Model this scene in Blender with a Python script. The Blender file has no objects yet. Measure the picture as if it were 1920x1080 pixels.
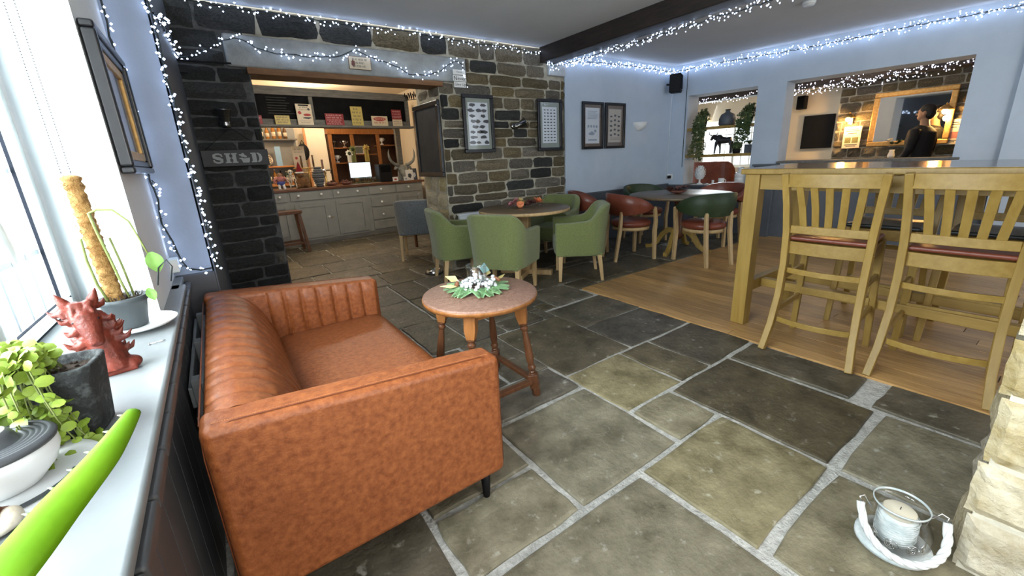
import bpy, bmesh, math, random
from math import sin, cos, pi, radians, atan2, hypot, sqrt, exp
from mathutils import Vector, Matrix, noise
random.seed(7)
S = bpy.context.scene
C = S.collection
# ------------------------------------------------------------------ camera
cam = bpy.data.objects.new('camera', bpy.data.cameras.new('camera')); C.objects.link(cam)
P_, R_, Y_ = 0.278676, 0.047109, 0.608968          # pitch, roll, heading
fw = Vector((sin(Y_)*cos(P_), cos(Y_)*cos(P_), -sin(P_))); rt = Vector((cos(Y_), -sin(Y_), 0)); dn = fw.cross(rt)
r2 = rt*cos(R_) + dn*sin(R_); d2 = -rt*sin(R_) + dn*cos(R_)
cam.matrix_world = Matrix(((r2.x, -d2.x, -fw.x, 0), (r2.y, -d2.y, -fw.y, 0), (r2.z, -d2.z, -fw.z, 1.26), (0, 0, 0, 1)))
cam.data.sensor_width = 36; cam.data.lens = 773/1920*36; cam.data.shift_y = -20.9/1920; cam.data.clip_start = .02
S.camera = cam
# ------------------------------------------------------------------ light
S.view_settings.view_transform = 'Standard'; S.view_settings.look = 'None'
S.view_settings.gamma = 1; S.view_settings.use_curve_mapping = False
S.view_settings.exposure = 0.9
w = bpy.data.worlds.new('overcast sky'); S.world = w; w.use_nodes = True
w.node_tree.nodes['Background'].inputs[0].default_value = (.86, .94, 1, 1)
w.node_tree.nodes['Background'].inputs[1].default_value = 1.2
def area(name, loc, aim, sx, sy, watts, col):
    l = bpy.data.lights.new(name, 'AREA'); l.shape = 'RECTANGLE'; l.size = sx; l.size_y = sy; l.energy = watts; l.color = col
    o = bpy.data.objects.new(name, l); C.objects.link(o); o.location = loc
    o.rotation_euler = (Vector(aim)-Vector(loc)).to_track_quat('-Z', 'Y').to_euler(); return o
def point(name, loc, watts, col, r=.05):
    l = bpy.data.lights.new(name, 'POINT'); l.energy = watts; l.color = col; l.shadow_soft_size = r
    o = bpy.data.objects.new(name, l); C.objects.link(o); o.location = loc; return o
DAY = (.90, .96, 1)
area('window daylight', (-.95, .9, 1.62), (1.6, 1.1, .55), 2.9, 1.5, 240, DAY)
area('rear fill daylight', (1.2, -3.4, 1.7), (2.2, 2.5, .7), 3.6, 2.4, 100, (1, .97, .92))  # daylight fill added behind the camera, no door is built there
area('lounge window daylight', (9.75, 5.3, 1.55), (7, 4.2, 1.2), 1.0, 1.3, 45, DAY)
point('bar room fill', (1.7, 6.0, 2.6), 26, (1, .94, .84), .12)  # light added to brighten the counter front, no ceiling fitting
point('back bar fill', (1.75, 8.55, 2.25), 22, (1, .78, .54), .06)  # added to brighten the goods on the bar, without a shelf fitting
point('bar pelmet fill', (1.05, 8.5, 1.95), 9, (1, .62, .32), .05)  # warm point light added behind the pelmet, no lamp built
point('lounge ambient fill', (8.0, 2.6, 2.38), 9, (1, .80, .58), .12)  # ambient light added for the lounge, no ceiling lamp is built
# ------------------------------------------------------------------ mesh helper
class MB:
    def __init__(s): s.v = []; s.f = []; s.sm = []; s.mi = []; s.m = 0
    def add(s, vs, fs, smooth=False, M=None):
        n = len(s.v)
        s.v += [tuple(M @ Vector(p)) for p in vs] if M is not None else [tuple(p) for p in vs]
        for f in fs: s.f.append([i+n for i in f]); s.sm.append(smooth); s.mi.append(s.m)
        return s
    def bx(s, x0, x1, y0, y1, z0, z1, M=None):
        v = [(x, y, z) for z in (z0, z1) for y in (y0, y1) for x in (x0, x1)]
        return s.add(v, [(0,2,3,1),(4,5,7,6),(0,1,5,4),(2,6,7,3),(0,4,6,2),(1,3,7,5)], False, M)
    def box(s, c, d, M=None):
        return s.bx(c[0]-d[0]/2, c[0]+d[0]/2, c[1]-d[1]/2, c[1]+d[1]/2, c[2]-d[2]/2, c[2]+d[2]/2, M)
    def hexa(s, b, t):      # bottom quad, top quad
        return s.add(list(b)+list(t), [(3,2,1,0),(4,5,6,7),(0,1,5,4),(1,2,6,5),(2,3,7,6),(3,0,4,7)])
    def lathe(s, prof, n=20, M=None, smooth=True, arc=2*pi):
        full = arc > 6.28; k = n if full else n+1; vs = []; fs = []; rows = []
        for r, z in prof:
            if abs(r) < 1e-6: rows.append([len(vs)]*k); vs.append((0, 0, z)); continue
            rows.append(list(range(len(vs), len(vs)+k)))
            for i in range(k):
                a = arc*i/n; vs.append((r*cos(a), r*sin(a), z))
        for A, B in zip(rows, rows[1:]):
            for i in range(n):
                q = [A[i], A[(i+1) % k], B[(i+1) % k], B[i]]; q = [v for j, v in enumerate(q) if v not in q[:j]]
                if len(q) > 2: fs.append(q)
        if tuple(prof[0]) != tuple(prof[-1]):
            if prof[0][0] > 1e-6: fs.append(rows[0][::-1])
            if prof[-1][0] > 1e-6: fs.append(rows[-1])
        return s.add(vs, fs, smooth, M)
    def tube(s, pts, r, n=8, closed=False, smooth=True, caps=True):
        pts = [Vector(p) for p in pts]; m = len(pts); vs = []; fs = []
        rr = r if isinstance(r, (list, tuple)) else [r]*m
        up = Vector((0, 0, 1)); prev = None
        for i, p in enumerate(pts):
            a = pts[(i-1) % m] if closed or i > 0 else p; b = pts[(i+1) % m] if closed or i < m-1 else p
            t = (b-a).normalized() if (b-a).length > 1e-9 else Vector((0, 0, 1))
            if prev is None:
                x = t.cross(up if abs(t.z) < .9 else Vector((1, 0, 0))).normalized()
            else:
                x = (prev - t*prev.dot(t)); x = x.normalized() if x.length > 1e-6 else t.orthogonal().normalized()
            prev = x; y = t.cross(x)
            for k in range(n):
                a_ = 2*pi*k/n; q = p + x*(rr[i]*cos(a_)) + y*(rr[i]*sin(a_)); vs.append(tuple(q))
        for i in range(m if closed else m-1):
            for k in range(n):
                j = (i+1) % m
                fs.append((i*n+k, i*n+(k+1) % n, j*n+(k+1) % n, j*n+k))
        if caps and not closed: fs += [tuple(range(n))[::-1], tuple(range((m-1)*n, m*n))]
        return s.add(vs, fs, smooth)
    def bar(s, pts, w, h, side=(0, 1, 0), smooth=False):   # rectangular sweep: w along side, h across
        pts = [Vector(p) for p in pts]; m = len(pts); vs = []; fs = []
        ww = w if isinstance(w, (list, tuple)) else [w]*m; hh = h if isinstance(h, (list, tuple)) else [h]*m
        for i, p in enumerate(pts):
            t = (pts[min(i+1, m-1)]-pts[max(i-1, 0)]).normalized()
            sd = Vector(side); sd = (sd - t*sd.dot(t)).normalized(); u = t.cross(sd)
            for a, b in ((-1,-1),(1,-1),(1,1),(-1,1)): vs.append(tuple(p + sd*(a*ww[i]/2) + u*(b*hh[i]/2)))
        for i in range(m-1):
            for k in range(4): fs.append((i*4+k, i*4+(k+1) % 4, i*4+4+(k+1) % 4, i*4+4+k))
        fs += [(3,2,1,0), tuple(range((m-1)*4, m*4))]
        return s.add(vs, fs, smooth)
    def sph(s, c, r, nu=12, nv=8, M=None):
        r = r if isinstance(r, (list, tuple)) else (r, r, r); vs = [(0, 0, -1)]; fs = []
        for j in range(1, nv):
            a = -pi/2+pi*j/nv
            for i in range(nu): b = 2*pi*i/nu; vs.append((cos(a)*cos(b), cos(a)*sin(b), sin(a)))
        vs.append((0, 0, 1)); L = len(vs)-1
        for i in range(nu):
            fs.append((0, 1+(i+1) % nu, 1+i)); o = 1+(nv-2)*nu; fs.append((L, o+i, o+(i+1) % nu))
        for j in range(nv-2):
            for i in range(nu): o = 1+j*nu; fs.append((o+i, o+(i+1) % nu, o+nu+(i+1) % nu, o+nu+i))
        T = Matrix.Translation(c) @ (M if M is not None else Matrix()) @ Matrix.Diagonal((*r, 1))
        return s.add(vs, fs, True, T)
    def octa(s, c, r):
        x, y, z = c
        return s.add([(x+r,y,z),(x-r,y,z),(x,y+r,z),(x,y-r,z),(x,y,z+r),(x,y,z-r)], [(0,2,4),(2,1,4),(1,3,4),(3,0,4),(2,0,5),(1,2,5),(3,1,5),(0,3,5)], True)
    def prism(s, poly, z0, z1, M=None, smooth=False):
        n = len(poly); a = sum(poly[i][0]*poly[(i+1) % n][1]-poly[(i+1) % n][0]*poly[i][1] for i in range(n))
        if a < 0: poly = poly[::-1]
        vs = [(x, y, z0) for x, y in poly]+[(x, y, z1) for x, y in poly]
        return s.add(vs, [tuple(range(n))[::-1], tuple(range(n, 2*n))]+[(i, (i+1) % n, n+(i+1) % n, n+i) for i in range(n)], smooth, M)
    def surf(s, fn, nu, nv, closed_u=False, smooth=True, M=None):
        vs = [fn(i/(nu if closed_u else nu-1), j/(nv-1)) for j in range(nv) for i in range(nu)]; fs = []
        for j in range(nv-1):
            for i in range(nu if closed_u else nu-1): k = (i+1) % nu; fs.append((j*nu+i, j*nu+k, j*nu+nu+k, j*nu+nu+i))
        return s.add(vs, fs, smooth, M)
    def leaf(s, p, d, n, L, W, curl=.2):       # small pointed leaf from p along d, normal n
        p = Vector(p); d = Vector(d).normalized(); n = Vector(n); n = (n-d*n.dot(d)); n = n.normalized() if n.length > 1e-5 else d.orthogonal().normalized()
        x = d.cross(n); c = n*(-curl*L)
        vs = [p, p+d*.4*L+x*W/2+n*.1*L, p+d*L+c, p+d*.4*L-x*W/2+n*.1*L, p+d*.45*L]
        return s.add([tuple(v) for v in vs], [(0,1,4),(1,2,4),(2,3,4),(3,0,4)], True)
    def disc(s, p, nrm, r, n=7):
        q = Vector(nrm).to_track_quat('Z', 'Y').to_matrix().to_4x4(); M = Matrix.Translation(p) @ q
        return s.add([(0, 0, r*.25)]+[(r*cos(2*pi*i/n), r*sin(2*pi*i/n), 0) for i in range(n)], [(0, 1+i, 1+(i+1) % n) for i in range(n)], True, M)
    def mesh(s, name, mats):
        me = bpy.data.meshes.new(name); me.from_pydata(s.v, [], s.f)
        me.polygons.foreach_set('use_smooth', s.sm); me.polygons.foreach_set('material_index', s.mi)
        for m in (mats if isinstance(mats, (list, tuple)) else [mats]): me.materials.append(m)
        me.update(); return me
    def build(s, name, mats, parent=None, bevel=0, seg=2, loc=None, rz=None, rot=None, sub=0, voxel=0, kind=None, smooth=False, ang=35, norm=False, hard=True):
        if norm:
            bm = bmesh.new()
            for p in s.v: bm.verts.new(p)
            bm.verts.ensure_lookup_table()
            for f in s.f:
                try: bm.faces.new([bm.verts[i] for i in f])
                except ValueError: pass
            bmesh.ops.recalc_face_normals(bm, faces=bm.faces)
        o = bpy.data.objects.new(name, s.mesh(name, mats)); C.objects.link(o)
        if parent is not None: o.parent = parent
        if loc is not None: o.location = loc
        if rz is not None: o.rotation_euler = (0, 0, rz)
        if rot is not None: o.rotation_euler = rot
        if voxel:
            m = o.modifiers.new('r', 'REMESH'); m.mode = 'VOXEL'; m.voxel_size = voxel; m.use_smooth_shade = True
            m = o.modifiers.new('s', 'SMOOTH'); m.iterations = 3; m.factor = .5
        if bevel:
            m = o.modifiers.new('b', 'BEVEL'); m.width = bevel; m.segments = seg; m.limit_method = 'ANGLE'; m.angle_limit = radians(ang); m.harden_normals = hard
            for p in o.data.polygons: p.use_smooth = True
        if sub: m = o.modifiers.new('u', 'SUBSURF'); m.levels = sub; m.render_levels = sub
        if kind: o['kind'] = kind
        if smooth:
            for p in o.data.polygons: p.use_smooth = True
        return o
def tag(o, label, cat, group=None):
    o['label'] = label; o['category'] = cat
    if group: o['group'] = group
    return o
def thing(name, label, cat, loc=(0, 0, 0), rz=0, group=None):
    o = bpy.data.objects.new(name, None); C.objects.link(o); o.empty_display_size = .05
    o.location = loc; o.rotation_euler = (0, 0, rz); return tag(o, label, cat, group)
def struct(o): o['kind'] = 'structure'; return o
def lab(o, t): o['label'] = t; return o
KIDS = {}
def copy_tree(root, loc=None, rz=None, label=None, name=None, parent=None):
    if not KIDS or root.name not in KIDS:
        KIDS.clear()
        for o in C.objects: KIDS.setdefault(o.parent.name if o.parent else None, []).append(o); KIDS.setdefault(o.name, [])
    kids = list(KIDS.get(root.name, ()))
    c = root.copy(); C.objects.link(c)
    if name: c.name = name
    if parent is not None: c.parent = parent
    if loc is not None: c.location = loc
    if rz is not None: c.rotation_euler = (0, 0, rz)
    if label: c['label'] = label
    for k in kids: copy_tree(k, parent=c)
    return c
# local frames: right wall (s towards the front, t into the wall) and bar counter (u to the right, v back)
RZ = atan2(-.9928, .1196); RO = Vector((6.29, 4.54, 0))
BZ = radians(4.9); BO = Vector((.697, 7.667, 0))
def rw(s, t, z=0): return RO + Vector((.1196*s+.9928*t, -.9928*s+.1196*t, z))
def br(u, v, z=0): return BO + Vector((cos(BZ)*u-sin(BZ)*v, sin(BZ)*u+cos(BZ)*v, z))
def mat_from(o, rz): return Matrix.Translation(o) @ Matrix.Rotation(rz, 4, 'Z')
RM = mat_from(RO, RZ); BM = mat_from(BO, BZ)
def holes(mb, a0, a1, z0, z1, d0, d1, ops, M=None, axis='x'):   # wall slab with rectangular openings
    xs = sorted({a0, a1, *[v for o in ops for v in o[:2]]}); 
    for i in range(len(xs)-1):
        xa, xb = xs[i], xs[i+1]; cut = sorted((o[2], o[3]) for o in ops if o[0] <= xa and o[1] >= xb); z = z0
        for c0, c1 in cut+[(z1, z1)]:
            if c0 > z: mb.bx(xa, xb, d0, d1, z, c0, M) if axis == 'x' else mb.bx(d0, d1, xa, xb, z, c0, M)
            z = max(z, c1)
    return mb
# ------------------------------------------------------------------ materials
def mat(name, c1, c2=None, scale=8, rough=.6, bump=0, bscale=None, metal=0, rnd=0, stretch=(1, 1, 1), detail=6, spec=.5, coat=0, sheen=0, emit=None, es=0, trans=0, ramp=(.35, .65), ior=1.45, alpha=1, hue=0, speck=None, contrast_rough=0):
    m = bpy.data.materials.new(name); m.use_nodes = True; nt = m.node_tree; N = nt.nodes; L = nt.links; b = N['Principled BSDF']
    I = b.inputs; I['Base Color'].default_value = (*c1, 1); I['Roughness'].default_value = rough; I['Metallic'].default_value = metal
    I['Specular IOR Level'].default_value = spec; I['Coat Weight'].default_value = coat; I['Coat Roughness'].default_value = .15; I['Sheen Weight'].default_value = sheen
    I['IOR'].default_value = ior; I['Transmission Weight'].default_value = trans; I['Alpha'].default_value = alpha
    if emit: I['Emission Color'].default_value = (*emit, 1); I['Emission Strength'].default_value = es
    m.diffuse_color = (*c1, 1)
    if c2 is None and not bump and not rnd: return m
    tc = N.new('ShaderNodeTexCoord'); mp = N.new('ShaderNodeMapping'); mp.inputs['Scale'].default_value = stretch
    L.new(tc.outputs['Object'], mp.inputs[0]); vec = mp.outputs[0]
    oi = N.new('ShaderNodeObjectInfo')
    if rnd:
        ad = N.new('ShaderNodeVectorMath'); ad.operation = 'ADD'; ml = N.new('ShaderNodeVectorMath'); ml.operation = 'SCALE'; ml.inputs['Scale'].default_value = 40
        cx = N.new('ShaderNodeCombineXYZ'); L.new(oi.outputs['Random'], cx.inputs[0]); L.new(oi.outputs['Random'], cx.inputs[1]); L.new(cx.outputs[0], ml.inputs[0])
        L.new(vec, ad.inputs[0]); L.new(ml.outputs[0], ad.inputs[1]); vec = ad.outputs[0]
    def nz(sc, d=detail):
        n = N.new('ShaderNodeTexNoise'); n.inputs['Scale'].default_value = sc; n.inputs['Detail'].default_value = d; n.inputs['Roughness'].default_value = .62
        L.new(vec, n.inputs['Vector']); return n
    out = None
    if c2 is not None:
        n = nz(scale); r = N.new('ShaderNodeValToRGB'); e = r.color_ramp.elements
        e[0].position, e[1].position = ramp; e[0].color = (*c1, 1); e[1].color = (*c2, 1)
        L.new(n.outputs['Fac'], r.inputs[0]); out = r.outputs[0]
    if speck:
        n = nz(speck[1], 8); r = N.new('ShaderNodeValToRGB'); e = r.color_ramp.elements; e[0].position, e[1].position = speck[2]; e[0].color = (0, 0, 0, 1); e[1].color = (speck[3],)*3+(1,)
        mx = N.new('ShaderNodeMix'); mx.data_type = 'RGBA'; L.new(n.outputs['Fac'], r.inputs[0]); L.new(r.outputs[0], mx.inputs[0]); L.new(out, mx.inputs[6]); mx.inputs[7].default_value = (*speck[0], 1); out = mx.outputs[2]
    if rnd:
        hs = N.new('ShaderNodeHueSaturation')
        if out is not None: L.new(out, hs.inputs['Color'])
        else: hs.inputs['Color'].default_value = (*c1, 1)
        mr = N.new('ShaderNodeMapRange'); mr.inputs['To Min'].default_value = 1-rnd; mr.inputs['To Max'].default_value = 1+rnd
        L.new(oi.outputs['Random'], mr.inputs[0]); L.new(mr.outputs[0], hs.inputs['Value'])
        if hue:
            m2 = N.new('ShaderNodeMath'); m2.operation = 'MULTIPLY'; m2.inputs[1].default_value = 7.31; fr = N.new('ShaderNodeMath'); fr.operation = 'FRACT'
            L.new(oi.outputs['Random'], m2.inputs[0]); L.new(m2.outputs[0], fr.inputs[0])
            mh = N.new('ShaderNodeMapRange'); mh.inputs['To Min'].default_value = 1-hue; mh.inputs['To Max'].default_value = 1+hue
            L.new(fr.outputs[0], mh.inputs[0]); L.new(mh.outputs[0], hs.inputs['Saturation'])
        out = hs.outputs[0]
    if out is not None: L.new(out, I['Base Color'])
    if bump:
        n = nz(bscale or scale*2); bp = N.new('ShaderNodeBump'); bp.inputs['Strength'].default_value = bump; bp.inputs['Distance'].default_value = .02
        L.new(n.outputs['Fac'], bp.inputs['Height']); L.new(bp.outputs[0], I['Normal'])
        if contrast_rough:
            mr = N.new('ShaderNodeMapRange'); mr.inputs['From Min'].default_value = .3; mr.inputs['From Max'].default_value = .7
            mr.inputs['To Min'].default_value = rough-contrast_rough; mr.inputs['To Max'].default_value = rough+contrast_rough
            L.new(n.outputs['Fac'], mr.inputs[0]); L.new(mr.outputs[0], I['Roughness'])
    return m
def glow(name, col, s):
    m = bpy.data.materials.new(name); m.use_nodes = True; N = m.node_tree.nodes; N.clear()
    e = N.new('ShaderNodeEmission'); e.inputs[0].default_value = (*col, 1); e.inputs[1].default_value = s
    o = N.new('ShaderNodeOutputMaterial'); m.node_tree.links.new(e.outputs[0], o.inputs[0]); return m
def glassmat(name, col=(1, 1, 1), rough=0):      # thin clear glass that lets light straight through
    m = bpy.data.materials.new(name); m.use_nodes = True; N = m.node_tree.nodes; L = m.node_tree.links; N.clear()
    t = N.new('ShaderNodeBsdfTransparent'); t.inputs[0].default_value = (*col, 1); g = N.new('ShaderNodeBsdfGlossy'); g.inputs['Roughness'].default_value = rough
    f = N.new('ShaderNodeLayerWeight'); f.inputs[0].default_value = .5; pw = N.new('ShaderNodeMath'); pw.operation = 'POWER'; pw.inputs[1].default_value = 3.5; sc = N.new('ShaderNodeMath'); sc.operation = 'MULTIPLY_ADD'; sc.inputs[1].default_value = .65; sc.inputs[2].default_value = .035; L.new(f.outputs[1], pw.inputs[0]); L.new(pw.outputs[0], sc.inputs[0]); x = N.new('ShaderNodeMixShader'); o = N.new('ShaderNodeOutputMaterial')
    L.new(sc.outputs[0], x.inputs[0]); L.new(t.outputs[0], x.inputs[1]); L.new(g.outputs[0], x.inputs[2]); L.new(x.outputs[0], o.inputs[0]); return m
M = {}
M['plaster'] = mat('pale blue grey plaster', (.43, .50, .595), (.47, .54, .635), 3, .85, .08, 40)
M['white_wall'] = mat('white plaster', (.66, .68, .70), (.70, .72, .735), 3, .85, .08, 40)
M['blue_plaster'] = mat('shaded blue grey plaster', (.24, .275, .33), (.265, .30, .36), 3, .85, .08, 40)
M['ceiling'] = mat('ceiling plaster', (.60, .61, .63), (.64, .65, .67), 2, .9, .05, 30)
M['cream'] = mat('cream plaster', (.72, .64, .50), (.76, .69, .56), 3, .85, .06, 30)
M['slate_paint'] = mat('slate blue paint', (.075, .085, .10), (.09, .10, .12), 6, .45)
M['dado'] = mat('charcoal painted boarding', (.055, .056, .06), (.07, .07, .075), 5, .42)
M['sill'] = mat('pale grey painted sill', (.17, .185, .19), (.21, .225, .23), 4, .35)
M['upvc'] = mat('white window plastic', (.72, .77, .76), None, rough=.3)
M['lead'] = mat('grey glazing bar', (.20, .23, .25), None, rough=.5)
M['gasket'] = mat('black rubber gasket', (.012, .014, .02), None, rough=.8, spec=.08)
M['mortar'] = mat('lime mortar', (.30, .275, .215), (.46, .425, .34), 14, .95, .5, 60)
M['mortar_dark'] = mat('grey mortar', (.055, .056, .055), (.11, .11, .108), 12, .95, .5, 60)
M['mortar_pale'] = mat('pale lime mortar', (.55, .51, .41), (.66, .62, .50), 14, .95, .5, 50)
M['joint'] = mat('floor joint mortar', (.40, .39, .36), (.66, .65, .61), 30, .9, .8, 80)
M['stone'] = mat('tan sandstone', (.12, .098, .066), (.36, .30, .205), 13, .9, 1.0, 42, rnd=.30, hue=.4, detail=9)
M['slate'] = mat('dark grey rubble', (.030, .031, .030), (.085, .086, .08), 13, .9, 1.0, 42, rnd=.32, hue=.3, detail=9)
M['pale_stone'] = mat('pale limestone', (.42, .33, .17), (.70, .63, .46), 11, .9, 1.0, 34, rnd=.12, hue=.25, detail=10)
M['flag'] = mat('sandstone flag', (.062, .053, .036), (.150, .128, .088), 6, .40, .45, 30, rnd=.26, hue=.3, detail=12, contrast_rough=.14, speck=((.42, .40, .34), 17, (.60, .70), .7))
M['flag_olive'] = mat('olive sandstone flag', (.13, .112, .066), (.29, .255, .165), 7, .40, .45, 30, rnd=.16, hue=.25, detail=12, contrast_rough=.14, speck=((.50, .48, .40), 17, (.60, .70), .6))
M['plank'] = mat('oak floor board', (.36, .195, .068), (.56, .34, .135), 5, .32, .12, 40, rnd=.22, stretch=(9, .8, 9))
M['oak'] = mat('pale oak', (.275, .168, .034), (.35, .225, .056), 4, .42, .08, 40, rnd=.06, stretch=(9, 9, .8))
M['oak_h'] = mat('pale oak rail', (.275, .168, .034), (.35, .225, .056), 4, .42, .08, 40, rnd=.06, stretch=(9, .8, 9))
M['leg_oak'] = mat('chair leg oak', (.42, .28, .13), (.52, .36, .18), 6, .5, stretch=(5, 5, 1))
M['dark_wood'] = mat('dark stained wood', (.075, .028, .012), (.13, .05, .02), 7, .3, .08, 40, stretch=(5, 5, 1))
M['pub_wood'] = mat('warm stained wood', (.22, .085, .022), (.32, .13, .04), 7, .32, .08, 40, stretch=(5, 5, 1))
M['pub_top'] = mat('hammered dark top', (.20, .105, .075), (.32, .19, .135), 60, .36, .25, 120)
M['table_top'] = mat('walnut laminate', (.125, .085, .045), (.17, .12, .07), 6, .36, stretch=(2, 10, 2))
M['tan'] = mat('tan leather', (.165, .040, .010), (.345, .110, .034), 48, .36, .20, 90, detail=15, spec=.5, ramp=(.30, .72))
M['tan_dark'] = mat('tan leather seam', (.16, .04, .012), None, rough=.5)
M['red_leather'] = mat('oxblood leather', (.145, .034, .018), (.20, .052, .028), 9, .33, .1, 60)
M['green'] = mat('green woven fabric', (.125, .150, .042), (.22, .255, .092), 90, .95, .5, 160, sheen=.3, stretch=(1, 1, 3))
M['green_dark'] = mat('dark green leather', (.018, .034, .012), (.03, .05, .02), 12, .5)
M['grey_fab'] = mat('grey woven fabric', (.10, .11, .12), (.19, .205, .215), 80, .95, .4, 160, sheen=.3)
M['black'] = mat('black matt', (.009, .009, .010), None, rough=.6, spec=.2)
M['black_gloss'] = mat('black gloss', (.012, .012, .014), None, rough=.25)
M['chalk'] = mat('chalkboard', (.030, .032, .035), (.045, .047, .05), 5, .7, spec=.15)
M['chalk_black'] = mat('black menu board', (.004, .004, .0045), (.008, .008, .0085), 6, .7, spec=.08)
M['beam'] = mat('black stained beam', (.014, .010, .009), (.03, .02, .016), 6, .6, .3, 20, stretch=(6, 1, 6))
M['lintel_wood'] = mat('brown oak lintel', (.14, .062, .022), (.22, .105, .04), 5, .6, .3, 20, stretch=(1, 6, 6))
M['grey_wood'] = mat('weathered grey board', (.10, .10, .095), (.17, .165, .15), 5, .7, .3, 25, stretch=(1, 7, 7))
M['counter'] = mat('grey painted counter', (.22, .23, .225), (.26, .265, .26), 5, .45)
M['counter_top'] = mat('mahogany counter top', (.09, .035, .018), (.15, .06, .03), 6, .3, stretch=(1, 6, 6))
M['pine'] = mat('orange pine', (.40, .16, .045), (.52, .23, .075), 6, .4, stretch=(6, 6, 1))
M['cabinet_in'] = mat('cabinet inside', (.06, .025, .012), (.09, .04, .02), 6, .5)
M['steel'] = mat('polished steel', (.70, .70, .70), None, rough=.18, metal=1)
M['chrome_dark'] = mat('dark chrome', (.28, .28, .28), None, rough=.15, metal=1)
M['brass'] = mat('brass', (.55, .38, .14), None, rough=.3, metal=1)
M['gold'] = mat('gilt frame', (.45, .25, .07), (.6, .37, .13), 30, .4, .2, 60, metal=.4)
M['white'] = mat('white glaze', (.75, .76, .76), None, rough=.25)
M['white_matt'] = mat('white matt', (.74, .74, .73), None, rough=.7)
M['paper'] = mat('cream paper', (.62, .55, .43), (.67, .60, .48), 6, .8)
M['paper_blue'] = mat('pale print paper', (.62, .66, .72), None, rough=.4)
M['paper_white'] = mat('white paper', (.72, .72, .70), None, rough=.6)
M['mount_green'] = mat('sage mount', (.24, .27, .24), None, rough=.7)
M['mount_brown'] = mat('brown mount', (.16, .12, .10), None, rough=.7)
M['ink'] = mat('print ink', (.05, .055, .07), None, rough=.6)
M['ink_blue'] = mat('blue ink', (.25, .32, .42), None, rough=.6)
M['ink_red'] = mat('red ink', (.35, .03, .03), None, rough=.6)
M['sign_red'] = mat('red sign paint', (.20, .015, .022), (.26, .03, .035), 12, .5)
M['sign_yellow'] = mat('yellow sign paint', (.42, .33, .09), (.50, .40, .13), 12, .5)
M['sign_cream'] = mat('cream sign paint', (.55, .46, .32), (.62, .53, .40), 12, .5)
M['sign_pink'] = mat('faded pink lettering', (.55, .35, .35), None, rough=.6)
M['shed_black'] = mat('black sign board', (.013, .013, .014), (.022, .022, .022), 12, .55)
M['shed_grey'] = mat('grey stencil paint', (.30, .31, .30), None, rough=.7)
M['glass'] = glassmat('clear glass')
M['pane'] = glassmat('window glass', (.98, 1, 1))
M['print_glass'] = glassmat('picture glass')
M['candle'] = mat('cream wax', (.72, .66, .52), None, rough=.5)
M['rope'] = mat('white cotton rope', (.60, .61, .60), None, rough=.9)
M['zinc'] = mat('whitewashed tin', (.45, .52, .53), (.66, .70, .70), 25, .5, .3, 60)
M['terra'] = mat('red brown resin', (.085, .012, .006), (.19, .032, .017), 30, .33, .25, 60)
M['pot_grey'] = mat('grey plastic pot', (.05, .06, .065), None, rough=.45)
M['pot_stone'] = mat('black speckled stone pot', (.018, .020, .020), (.10, .11, .11), 45, .75, .5, 70, ramp=(.5, .75))
M['soil'] = mat('potting soil', (.035, .022, .014), (.07, .045, .03), 60, .95, .8, 90)
M['coir'] = mat('coir moss pole', (.28, .13, .03), (.58, .34, .12), 40, .95, 1.0, 70)
M['stem'] = mat('green stem', (.16, .20, .05), (.24, .28, .09), 30, .6)
M['leaf'] = mat('bright green leaf', (.13, .27, .05), (.20, .38, .09), 20, .5)
M['lime_leaf'] = mat('lime green leaf', (.17, .27, .018), (.30, .40, .05), 25, .5, rnd=.12)
M['aloe'] = mat('green aloe flesh', (.085, .20, .001), (.12, .25, .005), 14, .6, spec=.2)
M['dark_leaf'] = mat('dark trailing leaf', (.03, .055, .018), (.07, .10, .03), 20, .6)
M['olive_leaf'] = mat('olive trailing leaf', (.13, .13, .05), (.20, .19, .08), 20, .6)
M['fir'] = mat('pale green fir', (.24, .45, .22), (.42, .62, .34), 40, .7)
M['berry'] = mat('frosted white berry', (.66, .68, .70), None, rough=.6)
M['cone'] = mat('brown fir cone', (.22, .085, .04), (.34, .15, .08), 40, .7)
M['twig'] = mat('grey brown twig', (.16, .12, .10), None, rough=.8)
M['straw'] = mat('straw leaf', (.50, .44, .16), (.58, .52, .24), 20, .6)
M['teal_leaf'] = mat('grey teal leaf', (.17, .30, .29), None, rough=.6)
M['pink'] = mat('dusty pink petal', (.42, .15, .17), (.55, .25, .25), 20, .7)
M['orange'] = mat('orange petal', (.70, .20, .08), (.80, .30, .13), 20, .6)
M['yellow'] = mat('pale yellow petal', (.72, .55, .22), None, rough=.6)
M['plum'] = mat('plum brown petal', (.10, .035, .03), (.18, .07, .06), 20, .7)
M['dry'] = mat('dried red leaf', (.13, .045, .03), (.22, .09, .065), 25, .6)
M['grey_plate'] = mat('dark grey lid', (.055, .058, .065), (.08, .085, .09), 8, .45)
M['rad'] = mat('grey slatted timber', (.20, .215, .22), (.29, .305, .31), 7, .6, .2, 20)
M['bull'] = mat('grey bull cast', (.16, .165, .15), (.26, .265, .24), 12, .6, .3, 40)
M['bronze'] = mat('dark bronze', (.022, .022, .026), None, rough=.4)
M['skin'] = mat('brown skin', (.30, .17, .11), None, rough=.6)  # one even skin tone, for the person and the toy
M['hair'] = mat('black hair', (.008, .007, .007), None, rough=.6)
M['jacket'] = mat('black jacket', (.008, .008, .010), None, rough=.8)
M['fur'] = mat('brown plush fur', (.12, .055, .02), (.20, .10, .04), 50, .95, .6, 90)
M['bone'] = mat('bone white', (.60, .58, .50), None, rough=.6)
M['blue'] = mat('blue cloth', (.06, .08, .30), None, rough=.7)
M['sky_blue'] = mat('pale blue card', (.25, .42, .62), None, rough=.5)
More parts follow.
